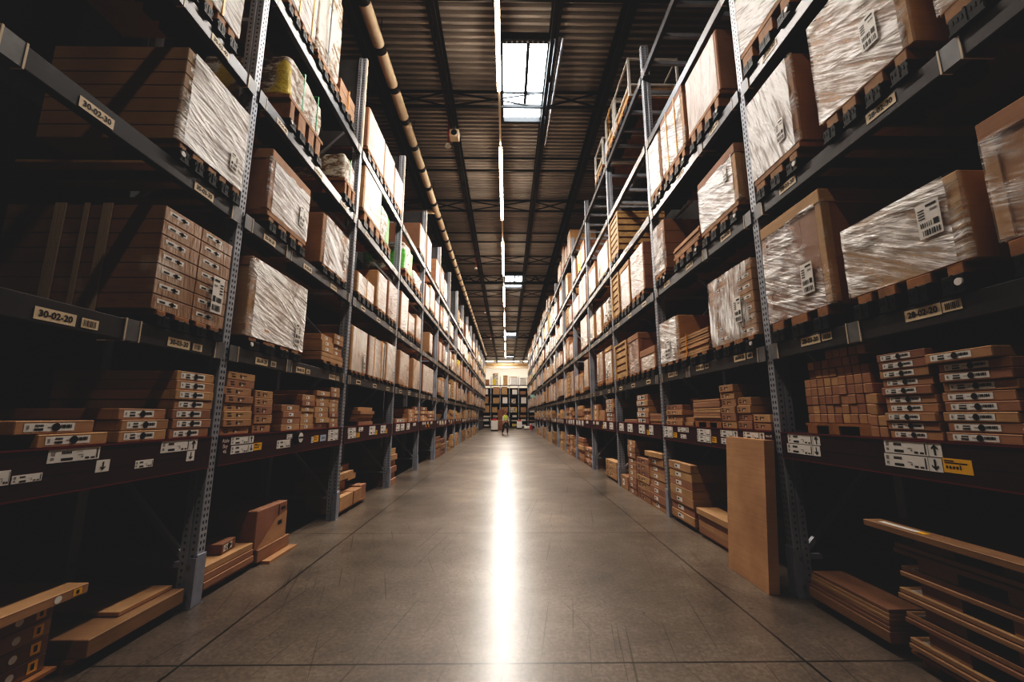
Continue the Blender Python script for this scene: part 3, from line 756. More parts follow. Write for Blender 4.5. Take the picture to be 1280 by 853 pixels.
LOADCOUNT = {}
def unit_load(s, lev, y0, y1, z0, z1, style, label, film=None, dep=None, nled=4, straps=(), lab=None, tilt=0.0, detail=2, d0=0.005, bottom=None, name=None, sidestraps=(), cat=None, dark=False, veil=None):
    zb = LEV[s][lev] + 0.001 if bottom is None else bottom
    rng = random.Random(hash((s, lev, round(y0 * 100), 5)) & 0xffff)
    dep = dep or 1.0
    names = {'crate': 'slatted_crate', 'sacky': 'sack_load', 'sackw': 'sack_load', 'sackg': 'sack_load', 'planks': 'panel_load', 'cage': 'cage_pallet'}
    t = thing(name or names.get(style, 'carton_load'), label, cat or {'crate': 'crate', 'cage': 'cage'}.get(style, 'pallet load'), (X(s, dep / 2), (y0 + y1) / 2, zb), f'pallet loads on the {SIDE[s]} rack')
    for nm, mb, mt in goods_mesh(s, y0, y1, z0, z1, d0, dep, style, rng):
        mt = list(mt)
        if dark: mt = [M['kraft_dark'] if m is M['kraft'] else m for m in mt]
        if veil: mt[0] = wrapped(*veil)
        if film and detail < 2 and nm in ('carton_stack', 'carton_body'):
            mb.sbox(s, d0 - 0.006, d0 + 0.02, y0 + 0.045, y1 - 0.012, z0 + 0.006, z1 - (0.115 if style != 'cartons' else 0.005), len(mt), 0.003); mt.append(wrapped(round(film[0], 1), round(film[1], 1)))  # film panel with painted glare, aisle front only
        mb.build(nm, mt, t, smooth=style.startswith('sack'))
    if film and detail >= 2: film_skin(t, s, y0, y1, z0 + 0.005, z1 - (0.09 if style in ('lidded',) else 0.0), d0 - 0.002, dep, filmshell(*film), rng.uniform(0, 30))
    for yy, mk in straps:
        mb = MB(); mb.sbox(s, d0 - 0.022, d0 - 0.015, yy, yy + 0.022, z0, z1 + 0.006); mb.sbox(s, d0 - 0.022, d0 + dep, yy, yy + 0.022, z1 + 0.004, z1 + 0.01)
        mb.build('strap', M[mk], t)
    for dd, wd in sidestraps:
        mb = MB(); x0, x1 = X(s, dd), X(s, dd + wd)
        n = 5
        for i in range(n):
            a = x0 + (x1 - x0) * i / n; b2 = x0 + (x1 - x0) * (i + 0.7) / n
            mb.box(a, b2, y0 - 0.016, y0 - 0.006, z0 - 0.03, z1 + 0.004)
        mb.build('pleated_film_band', M['strap_w'], t)
    if lab: ship_label(t, s, d0 - 0.024, *lab)
    if z0 - zb > 0.03: ledges(t, s, y0, y1, zb, z0, nled, d0, far=detail < 2, wood=detail >= 1)
    return t

# measured loads, nearest bays first.  (side, level, y0, y1, z0, z1, style, label, options)
L1, R1 = -1, 1
MEAS = [
 (L1,0,2.77,3.505,2.16,2.91,'labelled','carton load with rows of white strip labels and pleated bands along its side, above 30-02-20',dict(dark=True,veil=(-0.3,1.45),lab=(3.36,2.42,0.13,0.3),sidestraps=((0.36,0.07),(0.52,0.035),(0.68,0.08)),nled=4,dep=1.1)),
 (L1,1,2.76,3.505,3.42,4.19,'labelled','big film-wrapped carton load with glaring white front, left rack, beside tag 30-02-30',dict(film=(0.9,0.05),dark=True,lab=(3.36,3.62,0.1,0.16),nled=5)),
 (L1,2,2.62,3.24,4.74,5.5,'block','orange-strapped film-wrapped load at the top left, cut off by the frame',dict(film=(0.9,0.1),straps=((3.0,'strap_y'),),nled=4)),
 (L1,1,0.95,1.62,3.42,4.1,'cartons','load beyond the upper left frame edge showing only its orange base',dict(nled=3)),
 (L1,0,3.78,4.88,2.17,2.93,'tray','wrapped lidded carton load with loose hanging film, left rack, just past the first upright',dict(film=(0.75,0.2),lab=(4.72,2.36,0.12,0.24),nled=4)),
 (L1,0,5.41,6.13,2.16,2.27,'plaincartons','flat brown base cartons of the open load before the second left upright',dict(nled=3)),
 (L1,1,3.91,4.74,3.47,4.14,'lidded','film-wrapped lidded carton load with barcode sheet, above tag 30-04-30',dict(film=(0.8,0.1),lab=(4.58,3.72,0.12,0.25),nled=4)),
 (L1,1,5.15,6.03,3.39,4.07,'block','rumpled film-wrapped carton load before the second left upright, second pallet level',dict(film=(0.65,0.4),lab=(5.88,3.68,0.08,0.25),nled=4)),
 (L1,2,4.08,4.95,4.93,5.4,'sacky','yellow and white sack load with green straps, third pallet level, left rack, second bay',dict(straps=((4.35,'strap_g'),(4.7,'strap_g')),nled=4)),
 (L1,2,5.68,6.14,4.9,5.27,'sacky','yellow and white sack load next to the second left upright, third pallet level',dict(straps=((5.85,'strap_g'),),nled=3)),
 (L1,3,3.85,4.5,5.96,7.0,'block','orange-strapped wrapped load at the top of the left rack, second bay, nearest',dict(film=(0.8,0.2),straps=((4.1,'strap_y'),(4.4,'strap_y')),nled=4)),
 (L1,3,4.58,5.3,6.0,7.45,'sackw','tall bulging load in loose white film at the top of the left rack, second bay',dict(film=None,straps=((4.85,'strap_k'),),nled=4)),
 (L1,3,5.33,5.9,5.96,6.25,'plaincartons','low flat carton load on wooden bearers at the top of the left rack, second bay',dict(nled=3,straps=((5.6,'strap_y'),))),
 (L1,0,6.42,7.13,2.13,2.84,'tall','tall pale wrapped load just past the second left upright, lowest pallet level',dict(lab=(7.0,2.33,0.1,0.28),nled=4,detail=1)),
 (L1,0,7.22,8.24,2.13,2.84,'cartons','wrapped load bound by orange and black straps, lowest pallet level, left rack, third bay',dict(film=(0.9,0.3),straps=((7.5,'strap_y'),(7.95,'strap_y'),(8.1,'strap_k')),nled=4,detail=1)),
 (L1,0,8.32,8.96,2.13,2.9,'tall','pale wrapped load before the third left upright, lowest pallet level',dict(lab=(8.85,2.36,0.1,0.25),nled=3,detail=1)),
 (L1,0,9.36,10.26,2.13,2.9,'tall','pale wrapped load just past the third left upright, lowest pallet level',dict(lab=(10.1,2.36,0.1,0.25),nled=3,detail=1)),
 (L1,0,10.75,11.55,2.12,2.9,'tall','brown sided wrapped load before the fourth left upright, lowest pallet level',dict(lab=(11.4,2.36,0.1,0.25),nled=3,detail=1)),
 (L1,0,12.0,13.7,2.13,2.9,'cartons','wide pale wrapped load just past the fourth left upright, lowest pallet level',dict(film=(0.9,0.2),nled=4,detail=1)),
 (L1,1,6.48,7.33,3.4,3.74,'cartons','low wrapped load with an orange strap past the second left upright, second pallet level',dict(film=(0.9,0.2),straps=((6.9,'strap_y'),),nled=4,detail=1)),
 (L1,1,7.5,8.1,3.42,4.12,'tall','brown sided pale wrapped load, second pallet level, left rack, third bay, middle',dict(nled=3,detail=1)),
 (L1,1,8.22,8.92,3.42,4.17,'tall','pale wrapped load before the third left upright, second pallet level',dict(nled=3,detail=1)),
 (L1,2,6.5,7.45,4.85,5.62,'cartons','stacked carton load on pallets past the second left upright, third pallet level',dict(film=(0.5,0.0),nled=3,detail=1)),
 (L1,2,7.5,8.2,4.8,5.45,'sackg','sack load with a green patch, third pallet level, left rack, third bay',dict(nled=3,detail=1)),
 (L1,3,6.52,7.45,5.99,6.75,'tall','tall pale carton load past the second left upright, top pallet level',dict(nled=4,detail=1)),
 (L1,3,7.5,8.18,5.99,6.75,'tall','pale carton load in the middle of the third bay, top pallet level, left rack',dict(nled=3,detail=1)),
 (L1,3,8.24,8.92,5.99,6.7,'tall','pale carton load before the third left upright, top pallet level',dict(nled=3,detail=1)),
 (L1,3,10.9,11.6,5.95,6.7,'tall','lone pale carton load before the fourth left upright, top pallet level',dict(nled=3,detail=1)),
 (L1,2,9.4,10.3,4.85,5.5,'sackg','bundle load with a green patch past the third left upright, third pallet level',dict(nled=3,detail=1)),
 (L1,2,10.5,11.5,4.8,5.2,'sackw','low pale bundle load before the fourth left upright, third pallet level',dict(nled=3,detail=1)),
 # right rack
 (R1,0,2.89,3.63,2.24,3.14,'lidded','lidded brown carton load in film with white shipping sheet, beside the first right upright',dict(film=(0.5,-0.45),lab=(3.1,2.5,0.13,0.24),nled=3)),
 (R1,0,1.98,2.75,2.23,2.72,'block','low wide carton load in streaky film with white shipping sheet, above tag 28-02-20',dict(film=(0.55,-0.5),lab=(2.14,2.52,0.13,0.2),nled=4)),
 (R1,0,1.05,1.86,2.25,2.88,'lidded','lidded film-wrapped load cut off by the right edge of the picture',dict(film=(0.4,-0.3),nled=3)),
 (R1,1,2.06,2.79,3.58,4.43,'block','film-wrapped load with white barcode sheet above tag 28-02-30, second pallet level',dict(film=(0.62,-0.6),lab=(2.3,3.9,0.12,0.22),nled=4)),
 (R1,1,3.0,3.64,3.62,4.43,'block','brightly glaring wrapped load beside the first right upright, second pallet level',dict(film=(0.9,-1.3),lab=(3.2,3.85,0.1,0.2),nled=3)),
 (R1,1,1.1,1.92,3.58,4.4,'block','wrapped load at the upper right corner of the picture, second pallet level',dict(film=(0.5,-0.5),nled=3)),
 (R1,2,2.85,3.64,5.0,5.65,'block','pale wrapped load beside the first right upright, third pallet level',dict(film=(0.85,-0.5),nled=3)),
 (R1,2,1.9,2.7,5.0,5.7,'lidded','wrapped load on the third pallet level at the top right of the picture',dict(film=(0.7,-0.4),nled=3)),
 (R1,0,3.84,4.70,2.2,2.96,'labelled','labelled carton load in vertically streaked film just past the first right upright',dict(film=(0.5,1.5),lab=(4.1,2.5,0.13,0.26),nled=4)),
 (R1,0,4.78,5.6,2.2,2.48,'planks','bundle of flat brown panels with a yellow strap, lowest pallet level, right rack, second bay',dict(straps=((5.35,'strap_y'),),nled=3)),
 (R1,0,5.62,6.3,2.2,2.82,'block','wrapped carton load before the second right upright, lowest pallet level',dict(film=(0.6,-0.3),lab=(6.0,2.4,0.2,0.24),nled=3)),
 (R1,1,3.9,4.74,3.6,4.24,'lidded','wrapped lidded load just past the first right upright, second pallet level',dict(film=(0.8,-0.5),lab=(4.1,4.0,0.07,0.16),nled=4)),
 (R1,1,4.8,5.6,3.62,3.76,'planks','low stack of brown panels on a pallet, second pallet level, right rack, second bay',dict(nled=4)),
 (R1,1,5.88,6.32,3.6,4.37,'plaincartons','pale wrapped carton load before the second right upright, second pallet level',dict(film=(0.7,0.1),lab=(5.98,3.85,0.1,0.2),nled=3)),
 (R1,2,4.05,4.86,5.0,5.78,'tall','glaring white wrapped load with a dark label just past the first right upright, third level',dict(nled=4)),
 (R1,2,4.95,5.75,4.98,5.85,'lidded','wrapped load with orange straps, third pallet level, right rack, second bay',dict(film=(0.8,-0.5),straps=((5.2,'strap_y'),(5.5,'strap_y')),nled=4)),
 (R1,2,5.82,6.31,4.95,5.8,'block','white wrapped load before the second right upright, third pallet level',dict(film=(0.9,-0.4),nled=3)),
 (R1,0,6.55,7.3,2.2,2.55,'lidded','low lidded wrapped load just past the second right upright, lowest pallet level',dict(film=(0.8,-0.2),nled=3,detail=1)),
 (R1,0,7.35,8.0,2.2,2.92,'lidded','tall lidded wrapped carton load, lowest pallet level, right rack, third bay',dict(film=(0.4,-0.2),nled=3,detail=1)),
 (R1,0,8.1,9.0,2.2,2.9,'crate','double slatted pale crate with yellow light, lowest pallet level, right rack, third bay',dict(nled=3,detail=1)),
 (R1,1,6.85,7.62,3.58,4.43,'cartons','wrapped carton load past the second right upright, second pallet level',dict(film=(0.6,-0.4),nled=3,detail=1)),
 (R1,1,7.7,8.36,3.55,4.43,'lidded','white wrapped lidded load, second pallet level, right rack, third bay',dict(film=(0.8,-0.3),nled=3,detail=1)),
 (R1,1,8.45,9.05,3.55,4.42,'crate','tall pale slatted crate before the third right upright, second pallet level',dict(nled=3,detail=1)),
 (R1,2,8.3,9.05,4.87,5.72,'crate','slatted crate with a white wrapped front before the third right upright, third level',dict(nled=3,detail=1)),
 (R1,4,7.15,8.25,7.55,8.4,'cage','nearest white tubular cage with boards on the top beam of the right rack',dict(nled=3,detail=1)),
 (R1,4,8.35,9.05,7.55,8.45,'cage','second white tubular cage with orange straps on the top right beam',dict(straps=((8.6,'strap_y'),),nled=3,detail=1)),
 (R1,4,9.4,10.3,7.55,8.3,'cage','third white tubular cage on the top beam of the right rack, fourth bay',dict(nled=3,detail=1)),
]
used = {}
for (s, lev, y0, y1, z0, z1, style, label, o) in MEAS:
    unit_load(s, lev, y0, y1, z0, z1, style, label, **o)
    b = next(b for b in range(0, NT + 1) if y0 < PY(s, b) + 0.05)
    used.setdefault((s, lev, b), []).append((y0, y1))

# the loads further down the aisle
LOOK = {'tall': 'pale wrapped carton load', 'cartons': 'film-wrapped carton load', 'lidded': 'lidded wrapped load', 'crate': 'slatted wooden crate', 'planks': 'low panel stack',
        'sacky': 'yellow sack load', 'sackw': 'pale sack load', 'sackg': 'green-patched sack load', 'plaincartons': 'plain brown carton load', 'tray': 'wrapped tray carton load'}
for s in (-1, 1):
    for b in range(2, NT + 1):
        ya, yb = bay_span(s, b); ya += 0.06; yb -= 0.06
        for lev in range(len(LEV[s])):
            if (s, lev, b) in used: continue
            if s > 0 and lev == 3 and b <= 3: continue
            if s > 0 and lev == 4 and b <= 4: continue
            if s < 0 and lev == 3 and b == 3: continue
            rg = random.Random(1000 * b + 10 * lev + s)
            zb = LEV[s][lev]; top = (LEV[s][lev + 1] - BH - 0.12) if lev + 1 < len(LEV[s]) else zb + 1.05
            n = rg.choice([2, 3, 3, 3]) if b < 9 else 3
            y = ya; slot = (yb - ya) / n
            for q in range(n):
                if rg.random() < (0.25 if lev >= 3 else 0.1): continue
                a = y + q * slot + rg.uniform(0.0, 0.14); c = y + (q + 1) * slot - rg.uniform(0.03, 0.2)
                st = rg.choices(['tall', 'cartons', 'lidded', 'crate', 'planks', 'sacky', 'sackw', 'sackg', 'tray'],
                                [6, 5, 2, 1, 0.7, 1.3 if lev >= 2 else 0.2, 1, 0.4 if lev >= 2 else 0, 1])[0]
                z0 = zb + rg.choice([0.08, 0.1, 0.2]) ; hmax = top - z0
                hh = hmax * (rg.uniform(0.55, 1.0) if st not in ('planks',) else 0.35)
                where = ['nearest', 'middle', 'farthest'][q] if n == 3 else ['nearer', 'farther'][q]
                lb = f'{LOOK[st]}, {where} of {"three" if n == 3 else "two"}, {levname(s, lev)} pallet level, {SIDE[s]} rack, {ORD[b]} bay'
                unit_load(s, lev, a, c, z0, z0 + hh, st, lb, film=(rg.choice([0.5, 0.7, 0.9]), rg.choice([-0.4, 0.0, 0.4])) if st in ('cartons', 'lidded', 'tray') else None,
                          nled=3, detail=1 if b < 6 else 0, straps=((a + slot * 0.4, 'strap_y'),) if rg.random() < 0.15 else (), lab=None if b > 8 or st in ('crate', 'planks', 'sacky', 'sackw', 'sackg') or rg.random() < 0.3 else (c - 0.16, z0 + hh * 0.3, 0.13, min(0.26, hh * 0.4)))

# ------------------------------------------------------------------ single cartons
def strip_label(root, s, d, y0, y1, z0, z1, style):
    mb = MB(); w = y1 - y0; h = z1 - z0
    def U(a): return (y0 + a * w) if s < 0 else (y1 - a * w)
    def q(dd, a0, a1, b0, b1, mi): mb.fq(s, dd, min(U(a0), U(a1)), max(U(a0), U(a1)), z0 + b0 * h, z0 + b1 * h, mi)
    if style == 'strip':
        a0, a1, b0, b1 = 0.10, 0.72, 0.2, 0.82
        q(d, a0, a1, b0, b1, 0); e = d - 0.0012; L = a1 - a0; H = b1 - b0
        def p(u0, u1, v0, v1, mi): q(e, a0 + u0 * L, a0 + u1 * L, b0 + v0 * H, b0 + v1 * H, mi)
        p(0.05, 0.09, 0.3, 0.75, 2); 
        for i in range(5): p(0.2 + i * 0.033, 0.224 + i * 0.033, 0.58, 0.82, 1)
        p(0.19, 0.36, 0.15, 0.4, 1); p(0.44, 0.55, 0.45, 0.55, 2)
        for i in range(8): p(0.7 + i * 0.03, 0.716 + i * 0.03 + 0.006 * (i % 3), 0.35, 0.78, 1)
        cy, cz = U(a0 + 0.61 * L), z0 + (b0 + 0.5 * H) * h; r = H * h * 0.5; x = X(s, e - 0.0006)
        mb.face([(x, cy + r * math.cos(t * math.pi / 8), cz + r * math.sin(t * math.pi / 8)) for t in range(16)], 1)
    elif style == 'print':
        for a0, a1, b0, b1 in ((0.1, 0.24, 0.62, 0.74), (0.12, 0.26, 0.3, 0.45), (0.42, 0.47, 0.3, 0.72), (0.5, 0.66, 0.55, 0.66)): q(d, a0, a1, b0, b1, 1)
        q(d, 0.505, 0.545, 0.25, 0.5, 0)
    elif style == 'tab':
        q(d, 0.3, 0.55, 0.25, 0.75, 0); q(d - 0.001, 0.34, 0.42, 0.4, 0.6, 1)
    return mb.build('printed_label' if style != 'print' else 'printed_marks', [M['white'], M['black'], M['grey']], root)
def carton(s, y0, y1, z0, z1, d0, dep, label, style=None, group=None, rz=0.0, name='carton', mat='kraft', cat='carton', seam=True):
    loc = (X(s, d0 + dep / 2), (y0 + y1) / 2, z0)
    mb = MB(); mb.sbox(s, d0, d0 + dep, y0, y1, z0 + 0.0006, z1 - 0.0006, 0, min(0.004, (z1 - z0) * 0.1))
    if seam:   # the lid lap and the end flaps
        mb.fq(s, d0 - 0.0006, y0 + 0.006, y1 - 0.006, z1 - (z1 - z0) * 0.10 - 0.002, z1 - (z1 - z0) * 0.10, 1)
        for yy in (y0 - 0.0006,): mb.face([(X(s, d0 + 0.035), yy, z0 + 0.004), (X(s, d0 + 0.038), yy, z0 + 0.004), (X(s, d0 + 0.038), yy, z1 - 0.004), (X(s, d0 + 0.035), yy, z1 - 0.004)], 1)
    o = mb.build(name, [M[mat], M['kraft_dark']], None, loc)
    tag(o, label, cat, group)
    if style: strip_label(o, s, d0 - 0.0012, y0, y1, z0, z1, style)
    if rz: o.rotation_euler[2] = rz
    return o
def stack(s, y0, y1, z0, hs, d0, dep, what, style=None, group=None, jit=0.012, jy=0.012, tot=None, **k):
    z = z0; n = len(hs)
    for i, h in enumerate(hs):
        j = R.uniform(-jit, jit); q = R.uniform(-jy, jy)
        if n == 1: lb = what
        else: lb = what.replace('@', 'top' if i == n - 1 else 'bottom' if i == 0 else f'{ORD[i]} up')
        carton(s, y0 + q, y1 + q, z, z + h, max(0.004, d0 + j), dep, lb, style, group, **k)
        z += h + 0.001
zl, zr = 1.281, 1.311
# left, first bay: long labelled cartons
stack(L1, 3.10, 3.5, zl, [0.07]*7, 0.02, 0.9, '@ long carton of the seven-high labelled stack beside the first left upright', 'strip', 'labelled cartons on the left shelf')
stack(L1, 2.70, 3.07, zl, [0.07]*3, 0.02, 0.9, '@ long carton of the three-high labelled stack on the near left shelf', 'strip', 'labelled cartons on the left shelf')
stack(L1, 2.245, 2.63, zl, [0.07], 0.02, 0.9, 'labelled carton lying lowest at the left edge of the near left shelf', 'strip')
stack(L1, 2.135, 2.54, zl + 0.071, [0.07], 0.03, 0.9, 'labelled carton slid left on top of another at the left edge of the shelf', 'strip')
# left, second bay
stack(L1, 3.66, 4.06, zl, [0.068]*8, 0.02, 0.6, '@ carton of the eight-high printed stack just past the first left upright', 'print', 'printed cartons on the left shelf', jy=0.03)
stack(L1, 4.11, 4.42, zl, [0.085, 0.085, 0.09, 0.07, 0.075][:5], 0.03, 0.6, '@ carton of the five-high printed stack second past the first left upright', 'print', 'printed cartons on the left shelf')
stack(L1, 4.6, 5.0, zl, [0.07]*4, 0.02, 0.6, '@ carton of the four-high stack in the middle of the second left bay', 'tab', 'small printed cartons on the left shelf')
stack(L1, 5.03, 5.36, zl, [0.068]*6, 0.02, 0.6, '@ carton of the six-high stack in the middle of the second left bay', 'tab', 'small printed cartons on the left shelf')
stack(L1, 5.40, 5.8, zl, [0.068]*7, 0.02, 0.6, '@ carton of the seven-high stack near the second left upright', 'tab', 'small printed cartons on the left shelf')
stack(L1, 5.83, 6.13, zl, [0.068]*8, 0.02, 0.6, '@ carton of the eight-high stack against the second left upright', 'tab', 'small printed cartons on the left shelf', jy=0.004)
# open load with separate cartons, level one, left second bay
stack(L1, 5.42, 5.78, 2.2775, [0.075]*3, 0.02, 0.7, '@ small carton, nearer pile of the open load, second left upright', 'tab', 'cartons on the open load', jy=0.006)
stack(L1, 5.79, 6.12, 2.2775, [0.075]*4, 0.02, 0.7, '@ small carton, farther pile of the open load, second left upright', 'tab', 'cartons on the open load', jy=0.004)
# left, third bay shelf: loose pack
stack(L1, 7.0, 7.75, zl, [0.06]*5, 0.03, 0.6, '@ flat pack of the loose stack on the third left bay shelf', None, 'flat packs on the third left shelf', jit=0.03, jy=0.05)
# left fourth and fifth bays
stack(L1, 9.35, 10.4, zl, [0.09], 0.02, 0.6, 'pale flat carton lying past the third left upright on the shelf', 'strip', mat='kraft')
stack(L1, 10.5, 11.1, zl, [0.12, 0.1, 0.1], 0.02, 0.6, '@ carton of the three-high stack in the fourth left bay shelf', 'tab', 'cartons in the fourth left bay')
stack(L1, 11.15, 11.6, zl, [0.1, 0.1, 0.09, 0.1], 0.02, 0.6, '@ carton of the four-high stack before the fourth left upright', 'tab', 'cartons in the fourth left bay')
stack(L1, 11.95, 12.9, zl, [0.1]*4, 0.02, 0.6, '@ carton of the wide stack past the fourth left upright on the shelf', 'tab', 'cartons in the fifth left bay')
stack(L1, 13.0, 14.2, zl, [0.1]*3, 0.02, 0.6, '@ carton of the low stack at the far end of the fifth left bay', 'tab', 'cartons in the fifth left bay')
# left floor, first bay
def flat(*a, **k): return carton(*a, **k)
for i in range(5):
    h = 0.086 if i < 4 else 0.055; z = 0.091 + i * 0.087
    o = carton(L1, 1.75, 2.68 - (0.09 if i < 4 else 0), z, z + h, 0.03 + (0.09 if i < 4 else 0), 0.75, f'{"top" if i == 4 else "bottom" if i == 0 else ORD[i] + " up"} flat carton of the dark pile in the lower left corner', None, 'flat cartons in the lower left corner', mat='kraft' if i == 4 else 'kraft_dark')  # darker kraft on the lower cartons paints in the corner vignette
    d = 0.0285 + (0.09 if i < 4 else 0); y = 2.64 - (0.09 if i < 4 else 0)
    mb = MB(); mb.fq(L1, d, y - 0.05, y, z + h * 0.2, z + h * 0.85, 0)
    mb.fq(L1, d - 0.001, y - 0.033, y - 0.017, z + h * 0.35, z + h * 0.7, 1); mb.build('yellow_number_sticker', [M['yellow'], M['black']], o)
    mb = MB(); x = X(L1, d); mb.face([(x, y - 0.13 + 0.02 * math.cos(q * math.pi / 8), z + h * 0.5 + 0.02 * math.sin(q * math.pi / 8)) for q in range(16)]); mb.build('round_sticker', M['white'], o)
def pallet(s, y0, y1, label, d0=0.03, dep=0.95, h=0.09):
    t = thing('pallet', label, 'pallet', (X(s, d0 + dep/2), (y0 + y1)/2, 0), 'wooden pallets on the floor')
    n = 3
    for i in range(n):
        yc = y0 + 0.06 + (y1 - y0 - 0.12) * i / (n - 1); mb = MB()
        for j in range(3):
            dd = d0 + 0.05 + (dep - 0.2) * j / 2; mb.sbox(s, dd, dd + 0.1, yc - 0.05, yc + 0.05, 0.001, h - 0.02)
        mb.build('block_row', M['wood'], t)
    mb = MB()
    for j in range(6):
        dd = d0 + (dep - 0.1) * j / 5; mb.sbox(s, dd, dd + 0.1, y0, y1, h - 0.02, h - 0.001)
    mb.build('deck_boards', M['wood'], t)
pallet(L1, 1.75, 2.62, 'pallet under the dark flat cartons in the lower left corner', 0.08, 0.7)
pallet(L1, 2.7, 3.46, 'pallet under the long flat pack before the first left upright', 0.08, 0.95, 0.07)
carton(L1, 2.72, 3.46, 0.071, 0.17, 0.02, 1.0, 'long flat pack lying on the floor pallet before the first left upright', None, mat='kraft_dark')
carton(L1, 3.0, 3.44, 0.172, 0.2, 0.1, 0.95, 'thin flat pack lying on top of the long pack by the first left upright', None)
# left floor, second bay
pallet(L1, 3.68, 4.38, 'pallet carrying flat packs just past the first left upright', 0.05, 0.9, 0.07)
for i in range(3):
    carton(L1, 3.68, 4.36, 0.071 + i*0.057, 0.071 + i*0.057 + 0.055, 0.03 + 0.01*i, 0.9, f'{["bottom","middle","top"][i]} flat pack of the low pile past the first left upright', None, 'flat packs past the first left upright')
carton(L1, 3.95, 4.2, 0.243, 0.33, 0.12, 0.4, 'small carton with a white label lying on the low left pile', 'strip', rz=0.15)
carton(L1, 4.42, 5.02, 0.031, 0.15, 0.03, 0.7, 'open brown tray carton under the slanted floor box, second left bay', None)
t = thing('shipping_box', 'large brown box with a slanted cut flap standing on the floor, second left bay', 'box', (X(L1, 0.4), 4.66, 0.151))
mb = MB(); mb.sbox(L1, 0.05, 0.85, 4.38, 4.96, 0.151, 0.52, 0, 0.006); mb.build('box_body', M['kraft'], t)
mb = MB(); x = X(L1, 0.046); mb.face([(x, 4.40, 0.151), (x, 4.96, 0.155), (x, 4.96, 0.42), (x, 4.74, 0.38), (x, 4.5, 0.21)]); mb.build('cut_flap', kraft('kraft_light', 1.15), t)
mb = MB(); mb.fq(L1, 0.044, 4.78, 4.86, 0.3, 0.34, 0); mb.build('printed_arrow_mark', M['black'], t); mb = MB(); mb.fq(L1, 0.048, 4.78, 4.8, 0.4, 0.5, 0); mb.build('printed_bar_mark', M['black'], t); mb = MB(); mb.fq(L1, 0.048, 4.83, 4.92, 0.44, 0.47, 0); mb.build('printed_text_mark', M['black'], t)
mb = MB(); mb.sbox(L1, -0.05, 0.3, 4.5, 5.06, 0.0, 0.028); tag(mb.build('cardboard_sheet', M['kraft'], None, (X(L1, 0.1), 4.8, 0)), 'thin cardboard sheet jutting out under the slanted floor box', 'sheet')
# left floor third bay
pallet(L1, 6.4, 7.6, 'pallet under loose cartons past the second left upright', 0.03, 0.8, 0.07)
for i, (a, b2, z, h) in enumerate(((6.42, 6.95, 0.071, 0.2), (7.0, 7.35, 0.071, 0.2), (7.37, 7.66, 0.071, 0.22), (6.42, 6.9, 0.272, 0.22), (6.92, 7.2, 0.272, 0.14), (6.42, 7.0, 0.493, 0.1), (6.45, 7.05, 0.594, 0.1), (7.05, 7.4, 0.493, 0.1))):
    d = (0.02, 0.02, 0.05, 0.2, 0.25, 0.05, 0.15, 0.15)[i]
    if i == 7: z = 0.413
    carton(L1, a, b2, z, z + h, d, 0.5, f'small brown carton in the loose floor heap past the second left upright, {["lower near","lower middle","lower far","second row near","second row far","upper jutting","topmost","upper far"][i]}', 'tab' if i in (3, 6) else None, 'loose cartons on the left floor')
# left fourth bay floor: slim tray stack
for i in range(6):
    carton(L1, 9.02 + 0.1, 9.5 + 0.1, 0.001 + i*0.125, 0.001 + i*0.125 + 0.12, 0.02 + (0.04 if i % 2 else 0), 0.6, f'{"top" if i == 5 else "bottom" if i == 0 else ORD[i] + " up"} bowed carton of the slim floor stack past the third left upright', None, 'slim floor stack on the left')
# right, first bay: cube pile on a pallet
pallet_z = zr
t = thing('pallet', 'small wooden pallet under the pile of cube cartons, near right shelf', 'pallet', (X(R1, 0.4), 3.0, zr), 'wooden pallets on the floor')
mb = MB(); mb.sbox(R1, 0.06, 0.9, 2.76, 3.42, zr + 0.06, zr + 0.08); mb.build('deck_boards', M['wood'], t)
mb = MB()
for yy in (2.8, 3.08, 3.3): mb.sbox(R1, 0.06, 0.9, yy, yy + 0.1, zr + 0.001, zr + 0.06)
mb.build('block_row', M['wood'], t)
rows = [9, 9, 9, 9, 9, 8, 7, 5]; cs = 0.0695
for r, n in enumerate(rows):
    far = 3.405 if r < 5 else (3.34 if r < 7 else 3.14)
    for c in range(n):
        y1 = far - c * (cs + 0.0015); z = zr + 0.081 + r * (cs - 0.0015)
        carton(R1, y1 - cs, y1, z, z + cs - 0.003, 0.07 + R.uniform(0, 0.01), 0.2, f'small cube carton, {ORD[r]} row up, {ORD[c]} along from the upright, pallet pile on right shelf',
               None, 'cube cartons on the near right shelf', seam=False, cat='small box', name='cube_carton')
for i, (y, z) in enumerate(((2.70, zr), (2.765 - 0.13, zr), (2.70, zr + 0.07), (2.635, zr + 0.07), (2.69, zr + 0.14), (2.68, zr + 0.21), (2.70, zr + 0.28))):
    carton(R1, y, y + 0.063, z + 0.0006, z + 0.068, 0.02, 0.2, f'loose cube carton between the pallet pile and the labelled stack, {ORD[i]} counted from below', None, 'loose cube cartons on the right shelf', seam=False, cat='small box', name='cube_carton')
stack(R1, 2.308, 2.626, zr, [0.0505]*10, 0.01, 0.9, '@ labelled flat carton of the ten-high stack on the near right shelf', 'strip', 'labelled flat cartons on the right shelf', jy=0.006)
stack(R1, 1.93, 2.272, zr, [0.051]*8, 0.01, 0.9, '@ labelled flat carton of the outer right shelf stack below the jutting one', 'strip', 'labelled flat cartons on the right shelf', jy=0.012)
carton(R1, 1.94, 2.285, zr + 0.418, zr + 0.472, -0.02, 0.9, 'topmost labelled flat carton jutting out over both stacks on the near right shelf', 'strip', rz=-0.04)
